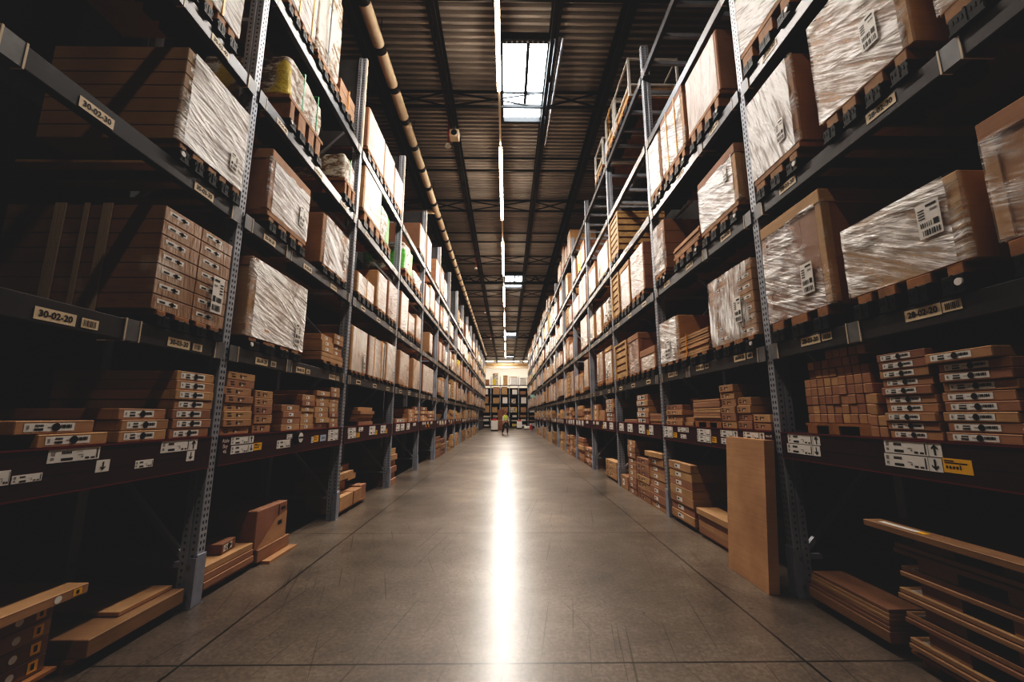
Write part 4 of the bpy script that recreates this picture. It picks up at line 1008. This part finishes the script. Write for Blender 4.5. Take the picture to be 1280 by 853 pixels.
# right, second bay
stack(R1, 5.73, 6.3, zr, [0.07]*4, 0.02, 0.6, '@ carton of the four-high stack past the second right upright side, shelf', 'print', 'cartons in the second right bay')
stack(R1, 5.75, 6.0, zr + 0.286, [0.09], 0.25, 0.3, 'small carton on top of the four-high stack in the second right bay')
stack(R1, 5.45, 5.7, zr, [0.05, 0.06], 0.05, 0.25, '@ tiny carton lying between the stacks of the second right bay', None, 'tiny cartons in the second right bay')
t = thing('pallet', 'small pallet under the pale panel bundle, second right bay shelf', 'pallet', (X(R1, 0.4), 5.0, zr), 'wooden pallets on the floor')
mb = MB(); mb.sbox(R1, 0.03, 0.8, 4.7, 5.38, zr + 0.055, zr + 0.07); mb.build('deck_boards', M['wood'], t)
mb = MB()
for yy in (4.72, 4.98, 5.27): mb.sbox(R1, 0.03, 0.8, yy, yy + 0.1, zr + 0.001, zr + 0.055)
mb.build('block_row', M['wood'], t)
for i in range(8):
    carton(R1, 4.7 + R.uniform(0, .02), 5.38 + R.uniform(0, .02), zr + 0.071 + i*0.032, zr + 0.071 + i*0.032 + 0.03, 0.02 + R.uniform(0, 0.02), 0.75, f'{"top" if i == 7 else "bottom" if i == 0 else ORD[i] + " up"} thin panel of the pale bundle, second right bay shelf', None, 'thin panels in the second right bay', seam=False, name='flat_panel', cat='panel')
stack(R1, 4.37, 4.66, zr, [0.076]*6, 0.02, 0.6, '@ carton of the six-high column in the second right bay', 'print', 'cartons in the second right bay')
stack(R1, 4.105, 4.345, zr, [0.078]*4, 0.02, 0.6, '@ carton of the four-high column in the second right bay', 'print', 'cartons in the second right bay')
stack(R1, 3.82, 4.08, zr, [0.072]*2, 0.02, 0.6, '@ carton of the two-high pair nearest the first right upright', 'print', 'cartons in the second right bay')
# right, third bay shelf
stack(R1, 7.1, 7.72, zr, [0.098]*5, 0.02, 0.6, '@ white-banded carton of the five-high stack in the third right bay', 'strip', 'cartons in the third right bay')
stack(R1, 6.5, 7.03, zr, [0.04]*4, 0.02, 0.6, '@ thin carton of the low stack past the second right upright', None, 'cartons in the third right bay')
stack(R1, 7.8, 8.6, zr, [0.06], 0.02, 0.6, 'flat brown carton lying before the third right upright on the shelf')
# right floor
t = thing('leaning_panel', 'tall brown cardboard panel leaning against the first right upright', 'panel', (2.2, 4.02, 0.0))
def leaner(t, y0, y1, xb, xt, th, z1, nm):
    mb = MB(); n = len(mb.v); bm = [(xb, y0, 0.002), (xb + th, y0, 0.002), (xb + th, y1, 0.002), (xb, y1, 0.002), (xt, y0, z1), (xt + th, y0, z1), (xt + th, y1, z1), (xt, y1, z1)]
    for q in ((0,3,2,1),(4,5,6,7),(0,1,5,4),(1,2,6,5),(2,3,7,6),(3,0,4,7)): mb.face([bm[i] for i in q])
    return mb.build(nm, kraft('kraft_tan', 1.2), t)
leaner(t, 3.72, 4.36, 2.15, 2.235, 0.09, 1.235, 'cardboard_panel')
mb = MB(); mb.face([(2.1535, 3.74, 0.04), (2.1535, 3.765, 0.04), (2.158, 3.765, 0.11), (2.158, 3.74, 0.11)]); mb.build('printed_marks', M['black'], t)
t = thing('leaning_panel', 'thinner brown panel standing behind the leaning panel at the first right upright', 'panel', (2.27, 3.85, 0.0))
leaner(t, 3.79, 4.3, 2.245, 2.328, 0.012, 1.12, 'cardboard_panel')
# pile P1: darker kraft painted in for lens vignette
pallet(R1, 2.9, 3.58, 'low pallet under the flat pack pile beside the first right upright', 0.08, 0.9, 0.06)
for i in range(6):
    h = (0.07, 0.022, 0.022, 0.022, 0.022, 0.022)[i]; z = 0.061 + (0 if i == 0 else 0.072 + (i - 1) * 0.0235)
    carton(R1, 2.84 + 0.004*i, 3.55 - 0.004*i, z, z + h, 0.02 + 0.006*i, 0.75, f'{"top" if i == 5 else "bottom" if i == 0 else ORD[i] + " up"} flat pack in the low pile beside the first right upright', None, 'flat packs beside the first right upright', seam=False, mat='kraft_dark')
# pile P2: pairs of flat packs on spacers, kraft darkened for lens vignette
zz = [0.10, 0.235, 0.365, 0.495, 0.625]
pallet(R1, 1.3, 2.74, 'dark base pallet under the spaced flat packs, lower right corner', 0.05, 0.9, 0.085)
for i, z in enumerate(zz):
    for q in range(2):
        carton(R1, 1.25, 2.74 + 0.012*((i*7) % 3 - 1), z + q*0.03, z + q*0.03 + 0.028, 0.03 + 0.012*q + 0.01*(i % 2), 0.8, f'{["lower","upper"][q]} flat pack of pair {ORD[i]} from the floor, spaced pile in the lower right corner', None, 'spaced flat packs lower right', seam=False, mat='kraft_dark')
    if i < 4 or True:
        for j, yy in enumerate((1.45, 1.95, 2.4)):
            zt = (zz[i + 1] if i < 4 else 0.745)
            mb = MB(); mb.sbox(R1, 0.06, 0.12, yy, yy + 0.22, z + 0.0595, zt - 0.001); mb.sbox(R1, 0.12, 0.5, yy + 0.05, yy + 0.1, z + 0.0595, zt - 0.001)
            tag(mb.build('spacer_block', M['grey'] if False else M['kraft_dark'], None, (X(R1, 0.1), yy, z + 0.06)), f'cardboard spacer in the lower right pile, {ORD[i]} gap up, {["near","middle","far"][j]}', 'spacer', 'spacers in the lower right pile')
    mb = MB(); y1 = 2.74 + 0.012*((i*7) % 3 - 1); mb.box(X(R1, 0.06), X(R1, 0.12), y1 - 0.26, y1 - 0.06, z + 0.0585, z + 0.0592)
    tag(mb.build('paper_label', M['white'], None, (X(R1, 0.09), y1 - 0.1, z + 0.0585)), f'white paper label on the {ORD[i]} flat pack pair from the floor, lower right', 'label', 'paper labels lower right')
o = carton(R1, 1.2, 2.88, 0.7455, 0.785, -0.02, 0.62, 'topmost wide flat pack jutting out of the lower right pile', None, rz=0.0, mat='kraft_dark')
mb = MB(); mb.box(X(R1, 0.01), X(R1, 0.05), 2.55, 2.8, 0.7856, 0.7864, 0); mb.box(X(R1, 0.01), X(R1, 0.05), 2.5, 2.55, 0.7856, 0.7864, 1); mb.build('paper_label', [M['white'], M['yellow']], o)
# right floor second bay
stack(R1, 5.56, 6.3, 0.061, [0.107]*7, 0.01, 0.6, '@ large flat carton of the seven-high floor stack before the second right upright', 'tab', 'large flat cartons on the right floor', jy=0.01)
pallet(R1, 5.56, 6.3, 'pallet under the seven-high floor stack before the second right upright', 0.03, 0.6, 0.06)
for i in range(4):
    carton(R1, 4.62, 5.46, 0.04 + i*0.072, 0.04 + i*0.072 + 0.07, 0.02 - 0.02*(i == 3), 0.7, f'{["bottom","second up","third up","top"][i]} flat pack of the low floor pile behind the leaning panel', None, 'flat packs behind the leaning panel')
mb = MB(); mb.sbox(R1, 0.05, 0.6, 4.66, 5.4, 0.001, 0.039); tag(mb.build('pallet_board', M['wood'], None, (X(R1, 0.3), 5.0, 0)), 'wooden base board under the low pile behind the leaning panel', 'board')
# right floor third bay
stack(R1, 7.95, 8.45, 0.001, [0.108]*9, 0.02, 0.5, '@ labelled carton of the tall column on the floor, third right bay', 'tab', 'floor cartons in the third right bay', jy=0.006)
stack(R1, 7.24, 7.92, 0.001, [0.1]*7, 0.02, 0.5, '@ carton of the seven-high middle floor stack, third right bay', 'print', 'floor cartons in the third right bay', jy=0.006)
stack(R1, 6.53, 7.2, 0.001, [0.11]*7, 0.02, 0.5, '@ white-banded carton, nearest floor stack past the second right upright', 'tab', 'floor cartons in the third right bay', jy=0.006)
carton(R1, 6.56, 7.25, 0.79, 0.87, -0.02, 0.5, 'tilted carton resting on the nearest floor stack past the second right upright', None, rz=0.06)
carton(R1, 8.55, 9.05, 0.001, 0.25, 0.02, 0.5, 'single small box on the floor before the third right upright', 'tab')
# right fourth bay
for i in range(3):
    carton(R1, 9.5, 10.5, 0.05 + i*0.125, 0.05 + i*0.125 + 0.123, 0.05, 0.55, f'{["bottom","middle","top"][i]} wide carton of the low floor stack past the third right upright', 'print', 'low floor stack in the fourth right bay')
pallet(R1, 9.5, 10.5, 'pallet under the low floor stack past the third right upright', 0.06, 0.5, 0.049)
stack(R1, 9.4, 10.1, zr, [0.1]*5, 0.02, 0.5, '@ thin carton of the slanting stack on the fourth right bay shelf', 'strip', 'shelf cartons in the fourth right bay', jy=0.03)
stack(R1, 10.3, 10.9, zr, [0.13]*2, 0.02, 0.5, '@ carton of the low pair on the fourth right bay shelf', None, 'shelf cartons in the fourth right bay')
stack(R1, 11.0, 11.6, zr, [0.14]*3, 0.02, 0.5, '@ carton of the far stack on the fourth right bay shelf', 'tab', 'shelf cartons in the fourth right bay')

# stock further away, bay by bay
FARBOX = MB(); BFAR = 5
for s in (-1, 1):
    for b in range(4 if s > 0 else 5, NB + 1):
        if s < 0 and b < 5: continue
        ya, yb = bay_span(s, b); ya += 0.1; yb -= 0.12
        zs = zl if s < 0 else zr
        for zone, z0, zmax in (('floor', 0.001, 0.95), ('shelf', zs, 0.55)):
            if b == 4 and zone == 'floor' and s > 0: pass
            if s < 0 and b == 5 and zone == 'shelf': continue
            rg = random.Random(777 * b + s * 13 + len(zone))
            n = rg.choice([2, 3]); slot = (yb - ya) / n
            for q in range(n):
                if rg.random() < 0.12: continue
                hgt = rg.uniform(0.08, 0.15) if zone == 'floor' else rg.uniform(0.08, 0.13)
                m = max(1, int(zmax * rg.uniform(0.4, 1.0) / hgt)); m = min(m, 6 if b < 8 else 4); hgt *= 1.2 if b >= 8 else 1
                a = ya + q * slot + rg.uniform(0, 0.1); c = ya + (q + 1) * slot - rg.uniform(0.03, 0.2)
                what = f'@ carton of the {["nearest","middle","farthest"][q] if n == 3 else ["nearer","farther"][q]} {zone} stack, {SIDE[s]} rack, {ORD[b]} bay'
                if m == 1: what = what.replace('@ carton of', 'only carton of')
                st = rg.choice([None, None, 'tab', 'strip']) if b < 8 else None; mt = rg.choice(['kraft', 'kraft', 'kraft_dark'])
                if b <= BFAR: stack(s, a, c, z0, [hgt]*m, 0.03, 0.5, what, st, f'far {zone} cartons on the {SIDE[s]}', jit=0.025, jy=0.02, mat=mt, seam=b < 8)
                else:
                    for i in range(m):
                        j = rg.uniform(-.02, .02); FARBOX.sbox(s, 0.03 + j, 0.53 + j, a + j, c + j, z0 + i*(hgt + 0.001), z0 + i*(hgt + 0.001) + hgt, 0 if mt == 'kraft' else 1)
tag(FARBOX.build('carton_stock', [M['kraft'], M['kraft_dark']], None, (0, 30, 0)), 'mass of small brown cartons stacked on the distant floor bays and display shelves', 'cartons', kind='stuff')

# spare boards under the near left deck
for i, (x, y, w) in enumerate(((-3.05, 2.72, 0.1), (-3.1, 2.98, 0.09), (-3.1, 3.24, 0.09))):
    mb = MB(); mb.box(-3.45, -2.456, y, y + w, 3.2, 3.22)
    tag(mb.build('deck_board', M['palewood'], None, (x, y, 3.3)), f'pale pallet board seen from below beneath the glaring left load, {ORD[i]} from the camera', 'board', 'boards under the left load')
for i, y in enumerate((2.5, 2.75, 3.0)):
    mb = MB(); mb.box(2.409, 3.3, y, y + 0.09, 3.36, 3.38)
    tag(mb.build('deck_board', M['palewood'], None, (2.9, y, 3.42)), f'pale pallet board seen from below under the second right level, {ORD[i]} from the camera', 'board', 'boards under the right load')

# ------------------------------------------------------------------ the end of the aisle
def far_end():
    YE = 50.0
    levels = [0.15, 0.75, 1.2, 1.76, 2.8, 3.85, 4.95]
    cols = [-6.4, -5.25, -4.1, -3.0, -1.9, -0.8, 0.3, 1.4, 2.5, 3.6, 4.7]
    for i, x in enumerate(cols):
        t = thing('upright_frame', f'dark upright of the far cross rack, {ORD[i]} counted from the left', 'rack upright', (x, YE, 0), 'uprights of the far cross rack')
        mb = MB(); mb.box(x - 0.05, x + 0.05, YE, YE + 0.1, 0, 6.0); mb.build('front_post', M['steel'], t)
        mb = MB(); mb.box(x - 0.05, x + 0.05, YE + 0.9, YE + 1.0, 0, 6.0); mb.build('rear_post', M['steel'], t)
    for j, z in enumerate(levels):
        t = thing('rack_beam', f'pale-edged beam of the far cross rack, {ORD[j]} level up', 'rack beam', (-0.8, YE - 0.03, z), 'beams of the far cross rack')
        mb = MB(); mb.box(-6.45, 4.75, YE - 0.06, YE - 0.001, z - 0.08, z); mb.build('box_section', M['beam'], t)
        mb = MB(); mb.box(-6.45, 4.75, YE - 0.06, YE + 0.9, z + 0.0005, z + 0.02); mb.build('deck_sheet', M['deck'], t)
    t = thing('rack_back_sheet', 'dark sheet closing the back of the far cross rack', 'panel', (-0.8, YE + 1.02, 0)); mb = MB(); mb.box(-6.45, 4.75, YE + 1.01, YE + 1.04, 0, 4.7); mb.build('sheet', M['dark'], t)
    rg = random.Random(5)
    for ci, (x0, x1) in enumerate(zip(cols[2:9], cols[3:10])):
        for j, z in enumerate(levels):
            top = levels[j + 1] - 0.12 if j + 1 < len(levels) else z + 1.6
            w = (x1 - x0) * rg.uniform(0.45, 0.74); h = (top - z) * rg.uniform(0.4, 0.95); xc = (x0 + x1) / 2 + rg.uniform(-.08, .08)
            mt = rg.choice([M['palewood'], M['white'], M['kraft'], M['sack_y'], M['kraft'], M['white']])
            nm = {'pale_crate_wood': 'pale wooden', 'label_white': 'white', 'kraft': 'brown', 'yellow_printed_sacks': 'yellow printed'}[mt.name]
            mb = MB(); mb.box(xc - w/2, xc + w/2, YE + 0.05, YE + 0.85, z + 0.021, z + h, 0, 0.02); mb.box(xc - w/2 - 0.01, xc + w/2 + 0.01, YE + 0.04, YE + 0.86, z + h - 0.05, z + h + 0.01, 1)
            tag(mb.build('far_load', [mt, M['kraft']], None, (xc, YE + 0.4, z + 0.021)), f'{nm} load on the far cross rack, {ORD[ci]} column from left, {ORD[j]} level up', 'pallet load', 'loads on the far cross rack')
    # portal over the passage
    t = thing('portal_beam', 'long pale portal beam spanning the far end of the aisle', 'beam', (0, 51.5, 7.2))
    mb = MB(); mb.box(-6, 6, 51.5, 51.9, 7.15, 7.45); mb.build('lower_girder', M['duct'], t)
    mb = MB(); mb.box(-6, 6, 51.45, 51.9, 7.46, 7.75); mb.build('upper_girder', M['palewood'], t)
    for x in (-2.9, 3.1):
        mb = MB(); mb.box(x - 0.25, x + 0.25, 51.5, 51.9, 0, 7.15); mb.build('portal_column', M['palewood'], t)
    for i, x in enumerate((-3.2, 0.2, 3.6)):
        t = thing('far_fill_lamp', f'added fill lamp over the far cross aisle, {["left","middle","right"][i]} of three', 'lamp', (x, 55.5, 8.5), 'added fill lamps over the far cross aisle')
        mb = MB(); mb.box(x - 1.4, x + 1.4, 55.4, 55.6, 8.52, 8.6); mb.build('housing', M['duct'], t)
        mb = MB(); mb.box(x - 1.4, x + 1.4, 55.42, 55.58, 8.5, 8.519); mb.build('tube', emis('far_fill_glow', (1, 0.9, 0.78), 12), t)
        L = bpy.data.lights.new('far_fill_light', 'AREA'); L.shape = 'RECTANGLE'; L.size = 2.8; L.size_y = 0.2; L.energy = 170; L.color = (1, 0.9, 0.78)  # added light to brighten the end wall
        lo = bpy.data.objects.new('far_fill_light', L); COL.objects.link(lo); lo.location = (x, 55.5, 8.45); lo.rotation_euler = (0.55, 0, 0)
    # things standing in the cross passage
    def bin_(x, y, w, h, label):
        t = thing('storage_bin', label, 'bin', (x, y, 0)); mb = MB(); mb.box(x - w/2, x + w/2, y, y + 0.8, 0.12, h, 0, 0.02); mb.build('bin_body', M['white'], t)
        mb = MB(); mb.box(x - w/2 + 0.1, x + w/2 - 0.1, y + 0.1, y + 0.7, h + 0.001, h + 0.18, 0, 0.03); mb.build('red_bundle', M['red'], t)
        mb = MB(); mb.box(x - w/2, x + w/2, y, y + 0.8, 0.0, 0.119); mb.build('base', M['ledge'], t)
    bin_(-1.15, 39.7, 0.62, 0.95, 'white storage bin topped with red at the left end of the aisle')
    bin_(1.35, 45.5, 0.55, 0.8, 'white storage bin topped with red on the right in the cross passage')
    t = thing('cardboard_bale', 'tall brown cardboard panel standing behind the person', 'panel', (-0.55, 42.3, 0)); mb = MB(); mb.box(-0.9, -0.25, 42.2, 42.35, 0.0, 2.0, 0, 0.02); mb.build('cardboard_panel', M['kraft_dark'], t)
    t = thing('hanging_sign', 'small pale green sign on the far right end upright', 'sign', (2.1, 36.2, 3.2)); mb = MB(); mb.box(2.0, 2.5, PY(1, NB) - 0.06, PY(1, NB) - 0.04, 2.95, 3.2); mb.build('sign_board', plain('pale_green_sign', (0.35, 0.55, 0.5), 0.5), t)
    t = thing('floor_cleaner', 'low pale machine with red end on the floor, right of the passage', 'machine', (2.0, 44, 0))
    mb = MB(); mb.box(1.75, 2.35, 43.6, 44.2, 0.06, 0.35, 0, 0.06); mb.build('body', M['white'], t)
    mb = MB(); mb.box(2.4, 2.6, 43.6, 44.1, 0.0, 0.5, 0, 0.05); mb.build('handle_block', M['red'], t)
    mb = MB(); mb.tube((1.8, 43.9, 0.06), (2.3, 43.9, 0.06), 0.059, 12); mb.build('roller', M['black'], t)
    # grey curtains closing the left side of the passage
    for i in range(4):
        ya, yb = PY(-1, NB + i) + 0.12, PY(-1, NB + i + 1) - 0.02
        t = thing('grey_curtain', f'hanging grey sheet beside the left cross passage, {ORD[i]} one', 'curtain', (-2.6, ya, 0.02), 'grey sheets by the passage')
        mb = MB(); n = 14
        for q in range(n):
            u0, u1 = ya + (yb - ya) * q / n, ya + (yb - ya) * (q + 1) / n
            mb.face([(-2.6 - 0.05 * (q % 2), u0, 0.02), (-2.6 - 0.05 * ((q + 1) % 2), u1, 0.02), (-2.6 - 0.05 * ((q + 1) % 2), u1, 1.9), (-2.6 - 0.05 * (q % 2), u0, 1.9)])
        mb.build('sheet', M['panel'], t)
    t = thing('rope_barrier', 'thin pale rope strung across the far end of the aisle', 'rope', (0, 36.3, 1.0)); mb = MB()
    mb.tube((XL - 0.001, PY(-1, NB) + 0.04, 1.02), (XR + 0.001, PY(1, NB) + 0.04, 1.02), 0.012, 6); mb.build('rope', M['cream'], t)
far_end()

# ------------------------------------------------------------------ the person in the hi-vis vest
def skin(name, verts, edges, radii, mat, parent, sub=2, root=0):
    me = bpy.data.meshes.new(name); me.from_pydata(verts, edges, []); o = bpy.data.objects.new(name, me); COL.objects.link(o)
    md = o.modifiers.new('skin', 'SKIN'); md.use_smooth_shade = True
    sv = me.skin_vertices[0].data
    for i, r in enumerate(radii): sv[i].radius = (r, r) if not isinstance(r, tuple) else r; sv[i].use_root = (i == root)
    ss = o.modifiers.new('sub', 'SUBSURF'); ss.levels = sub; ss.render_levels = sub
    dg = bpy.context.evaluated_depsgraph_get(); dg.update()
    m2 = bpy.data.meshes.new_from_object(o.evaluated_get(dg)); bpy.data.objects.remove(o)
    m2.materials.clear(); m2.materials.append(mat)
    for p in m2.polygons: p.use_smooth = True
    q = bpy.data.objects.new(name, m2); COL.objects.link(q); q.parent = parent
    return q
def person():
    t = thing('person', 'person in yellow hi-vis vest and dark trousers walking at the far aisle end', 'person', (-0.1, 32.8, 0), rz=0.25)
    sk = plain('skin', (0.5, 0.3, 0.21), 0.5); tr = plain('dark_trousers', (0.03, 0.045, 0.05), 0.7); vest = plain('hi_vis_yellow', (0.62, 0.75, 0.05), 0.5)
    hair = plain('dark_hair', (0.03, 0.02, 0.015), 0.6); shirt = plain('pale_sleeves', (0.6, 0.58, 0.5), 0.6)
    V = [(0,0,0.93), (0,0,1.12), (0,0.01,1.32), (0,0.01,1.42), (0,0,1.5), (0,-0.015,1.58), (0,-0.02,1.67),
         (0.17,0.01,1.38), (0.22,0.02,1.12), (0.24,-0.06,0.9), (0.245,-0.09,0.82), (-0.17,0.01,1.38), (-0.22,-0.04,1.12), (-0.23,-0.14,0.92), (-0.23,-0.17,0.84),
         (0.1,0,0.88), (0.13,-0.1,0.48), (0.15,0.0,0.09), (0.15,-0.14,0.04), (-0.1,0,0.88), (-0.14,0.12,0.48), (-0.17,0.26,0.1), (-0.17,0.13,0.04)]
    E = [(0,1),(1,2),(2,3),(3,4),(4,5),(5,6),(3,7),(7,8),(8,9),(9,10),(3,11),(11,12),(12,13),(13,14),(0,15),(15,16),(16,17),(17,18),(0,19),(19,20),(20,21),(21,22)]
    rr = [(0.15,0.1),(0.14,0.1),(0.17,0.11),(0.13,0.09),0.05,0.085,0.075, 0.06,0.045,0.032,0.028, 0.06,0.045,0.032,0.028, 0.085,0.058,0.042,0.038, 0.085,0.058,0.042,0.038]
    for hx, sg in ((10, 1), (14, -1)):
        b = V[hx]
        for f, (dx, dy, L) in enumerate(((0.02,-0.02,0.07), (0.008,-0.03,0.085), (-0.004,-0.03,0.09), (-0.016,-0.025,0.085), (-0.024,-0.01,0.065))):
            i = len(V); V.append((b[0] + dx, b[1] + dy * 0.6, b[2] - L * 0.5)); V.append((b[0] + dx * 1.3, b[1] + dy, b[2] - L)); E += [(hx, i), (i, i + 1)]; rr += [0.009, 0.008]
    skin('body', V, E, rr, sk, t, 1)
    skin('trousers', [V[0], V[15], V[16], (0.15,0.0,0.1), V[19], V[20], (-0.17,0.25,0.11), (0,0,1.02)], [(0,1),(1,2),(2,3),(0,4),(4,5),(5,6),(0,7)], [(0.165,0.115),0.1,0.075,0.06,0.1,0.075,0.06,(0.155,0.11)], tr, t, 1)
    skin('safety_vest', [(0,0,1.0), V[1], V[2], (0,0.01,1.41), (0.12,0.01,1.41), (-0.12,0.01,1.41)], [(0,1),(1,2),(2,3),(3,4),(3,5)], [(0.17,0.12),(0.165,0.12),(0.19,0.13),(0.12,0.1),0.075,0.075], vest, t, 1)
    for a, b2, c in ((7, 8, 9), (11, 12, 13)): skin('sleeve', [V[a], V[b2], tuple((Vector(V[b2]) * 0.3 + Vector(V[c]) * 0.7))], [(0,1),(1,2)], [0.072,0.056,0.044], shirt, t, 1)
    for i in (0, 1):
        x = 0.15 if i == 0 else -0.17; y = 0.0 if i == 0 else 0.26
        skin('shoe', [(x, y + 0.03, 0.05), (x, y - 0.08, 0.045), (x, y - 0.17, 0.035)], [(0,1),(1,2)], [0.048,0.045,0.034], M['black'], t, 1)
    skin('hair', [(0,0.03,1.64), (0,0.0,1.71), (0,-0.04,1.715)], [(0,1),(1,2)], [0.085,0.07,0.05], hair, t, 1)
    mb = MB()
    for sx in (-0.03, 0.03): mb.blob((-0.1 + sx, 32.8 - 0.097, 1.625), 0.012, 0.008, 0.008, 1.0, 0, nu=8, nv=6)
    mb.build('eyes', M['black'], t)
    mb = MB(); mb.blob((-0.1, 32.8 - 0.106, 1.59), 0.014, 0.02, 0.022, 1.0, 0, nu=8, nv=6); mb.build('nose', sk, t)
    mb = MB(); mb.blob((-0.1, 32.8 - 0.094, 1.553), 0.026, 0.008, 0.006, 1.0, 0, nu=8, nv=6); mb.build('mouth', M['red'], t)
    mb = MB()
    for sx in (-0.085, 0.085): mb.blob((-0.1 + sx, 32.8 - 0.01, 1.61), 0.012, 0.02, 0.03, 1.0, 0, nu=8, nv=6)
    mb.build('ears', sk, t)
    mb = MB(); 
    for z in (1.1, 1.24): mb.tube((-0.1, 32.8, z), (-0.1, 32.8, z + 0.04), 0.205, 20, caps=False)
    for i, v in enumerate(mb.v): mb.v[i] = (v[0], 32.8 + (v[1] - 32.8) * 0.72, v[2])
    mb.build('reflective_band', M['silver'], t)
person()

# ------------------------------------------------------------------ world, camera, grade
w = bpy.data.worlds.new('World'); SC.world = w; w.use_nodes = True
w.node_tree.nodes['Background'].inputs[0].default_value = (0.9, 0.85, 0.8, 1); w.node_tree.nodes['Background'].inputs[1].default_value = 0.02
cam = bpy.data.cameras.new('camera'); co = bpy.data.objects.new('camera', cam); COL.objects.link(co)
co.location = (0, 0, 1.45); co.rotation_euler = (math.pi / 2 + 0.1751, 0, -0.0121)
cam.sensor_width = 36; cam.sensor_fit = 'HORIZONTAL'; cam.lens = 525 / 1280 * 36; cam.clip_start = 0.05; cam.clip_end = 200
SC.camera = co
SC.view_settings.view_transform = 'Standard'
SC.view_settings.look = 'None'
SC.view_settings.exposure = 0.15
SC.view_settings.use_curve_mapping = True
cm = SC.view_settings.curve_mapping; cm.use_clip = False; cm.extend = 'EXTRAPOLATED'
cv = cm.curves[3]
cv.points[0].location = (0.0, 0.0085); cv.points[1].location = (1.0, 1.36)
for p in ((0.025, 0.0155), (0.10, 0.08), (0.40, 0.50)): cv.points.new(*p)
cm.update()
for o in list(bpy.data.objects):
    if '_o' in o: del o['_o']
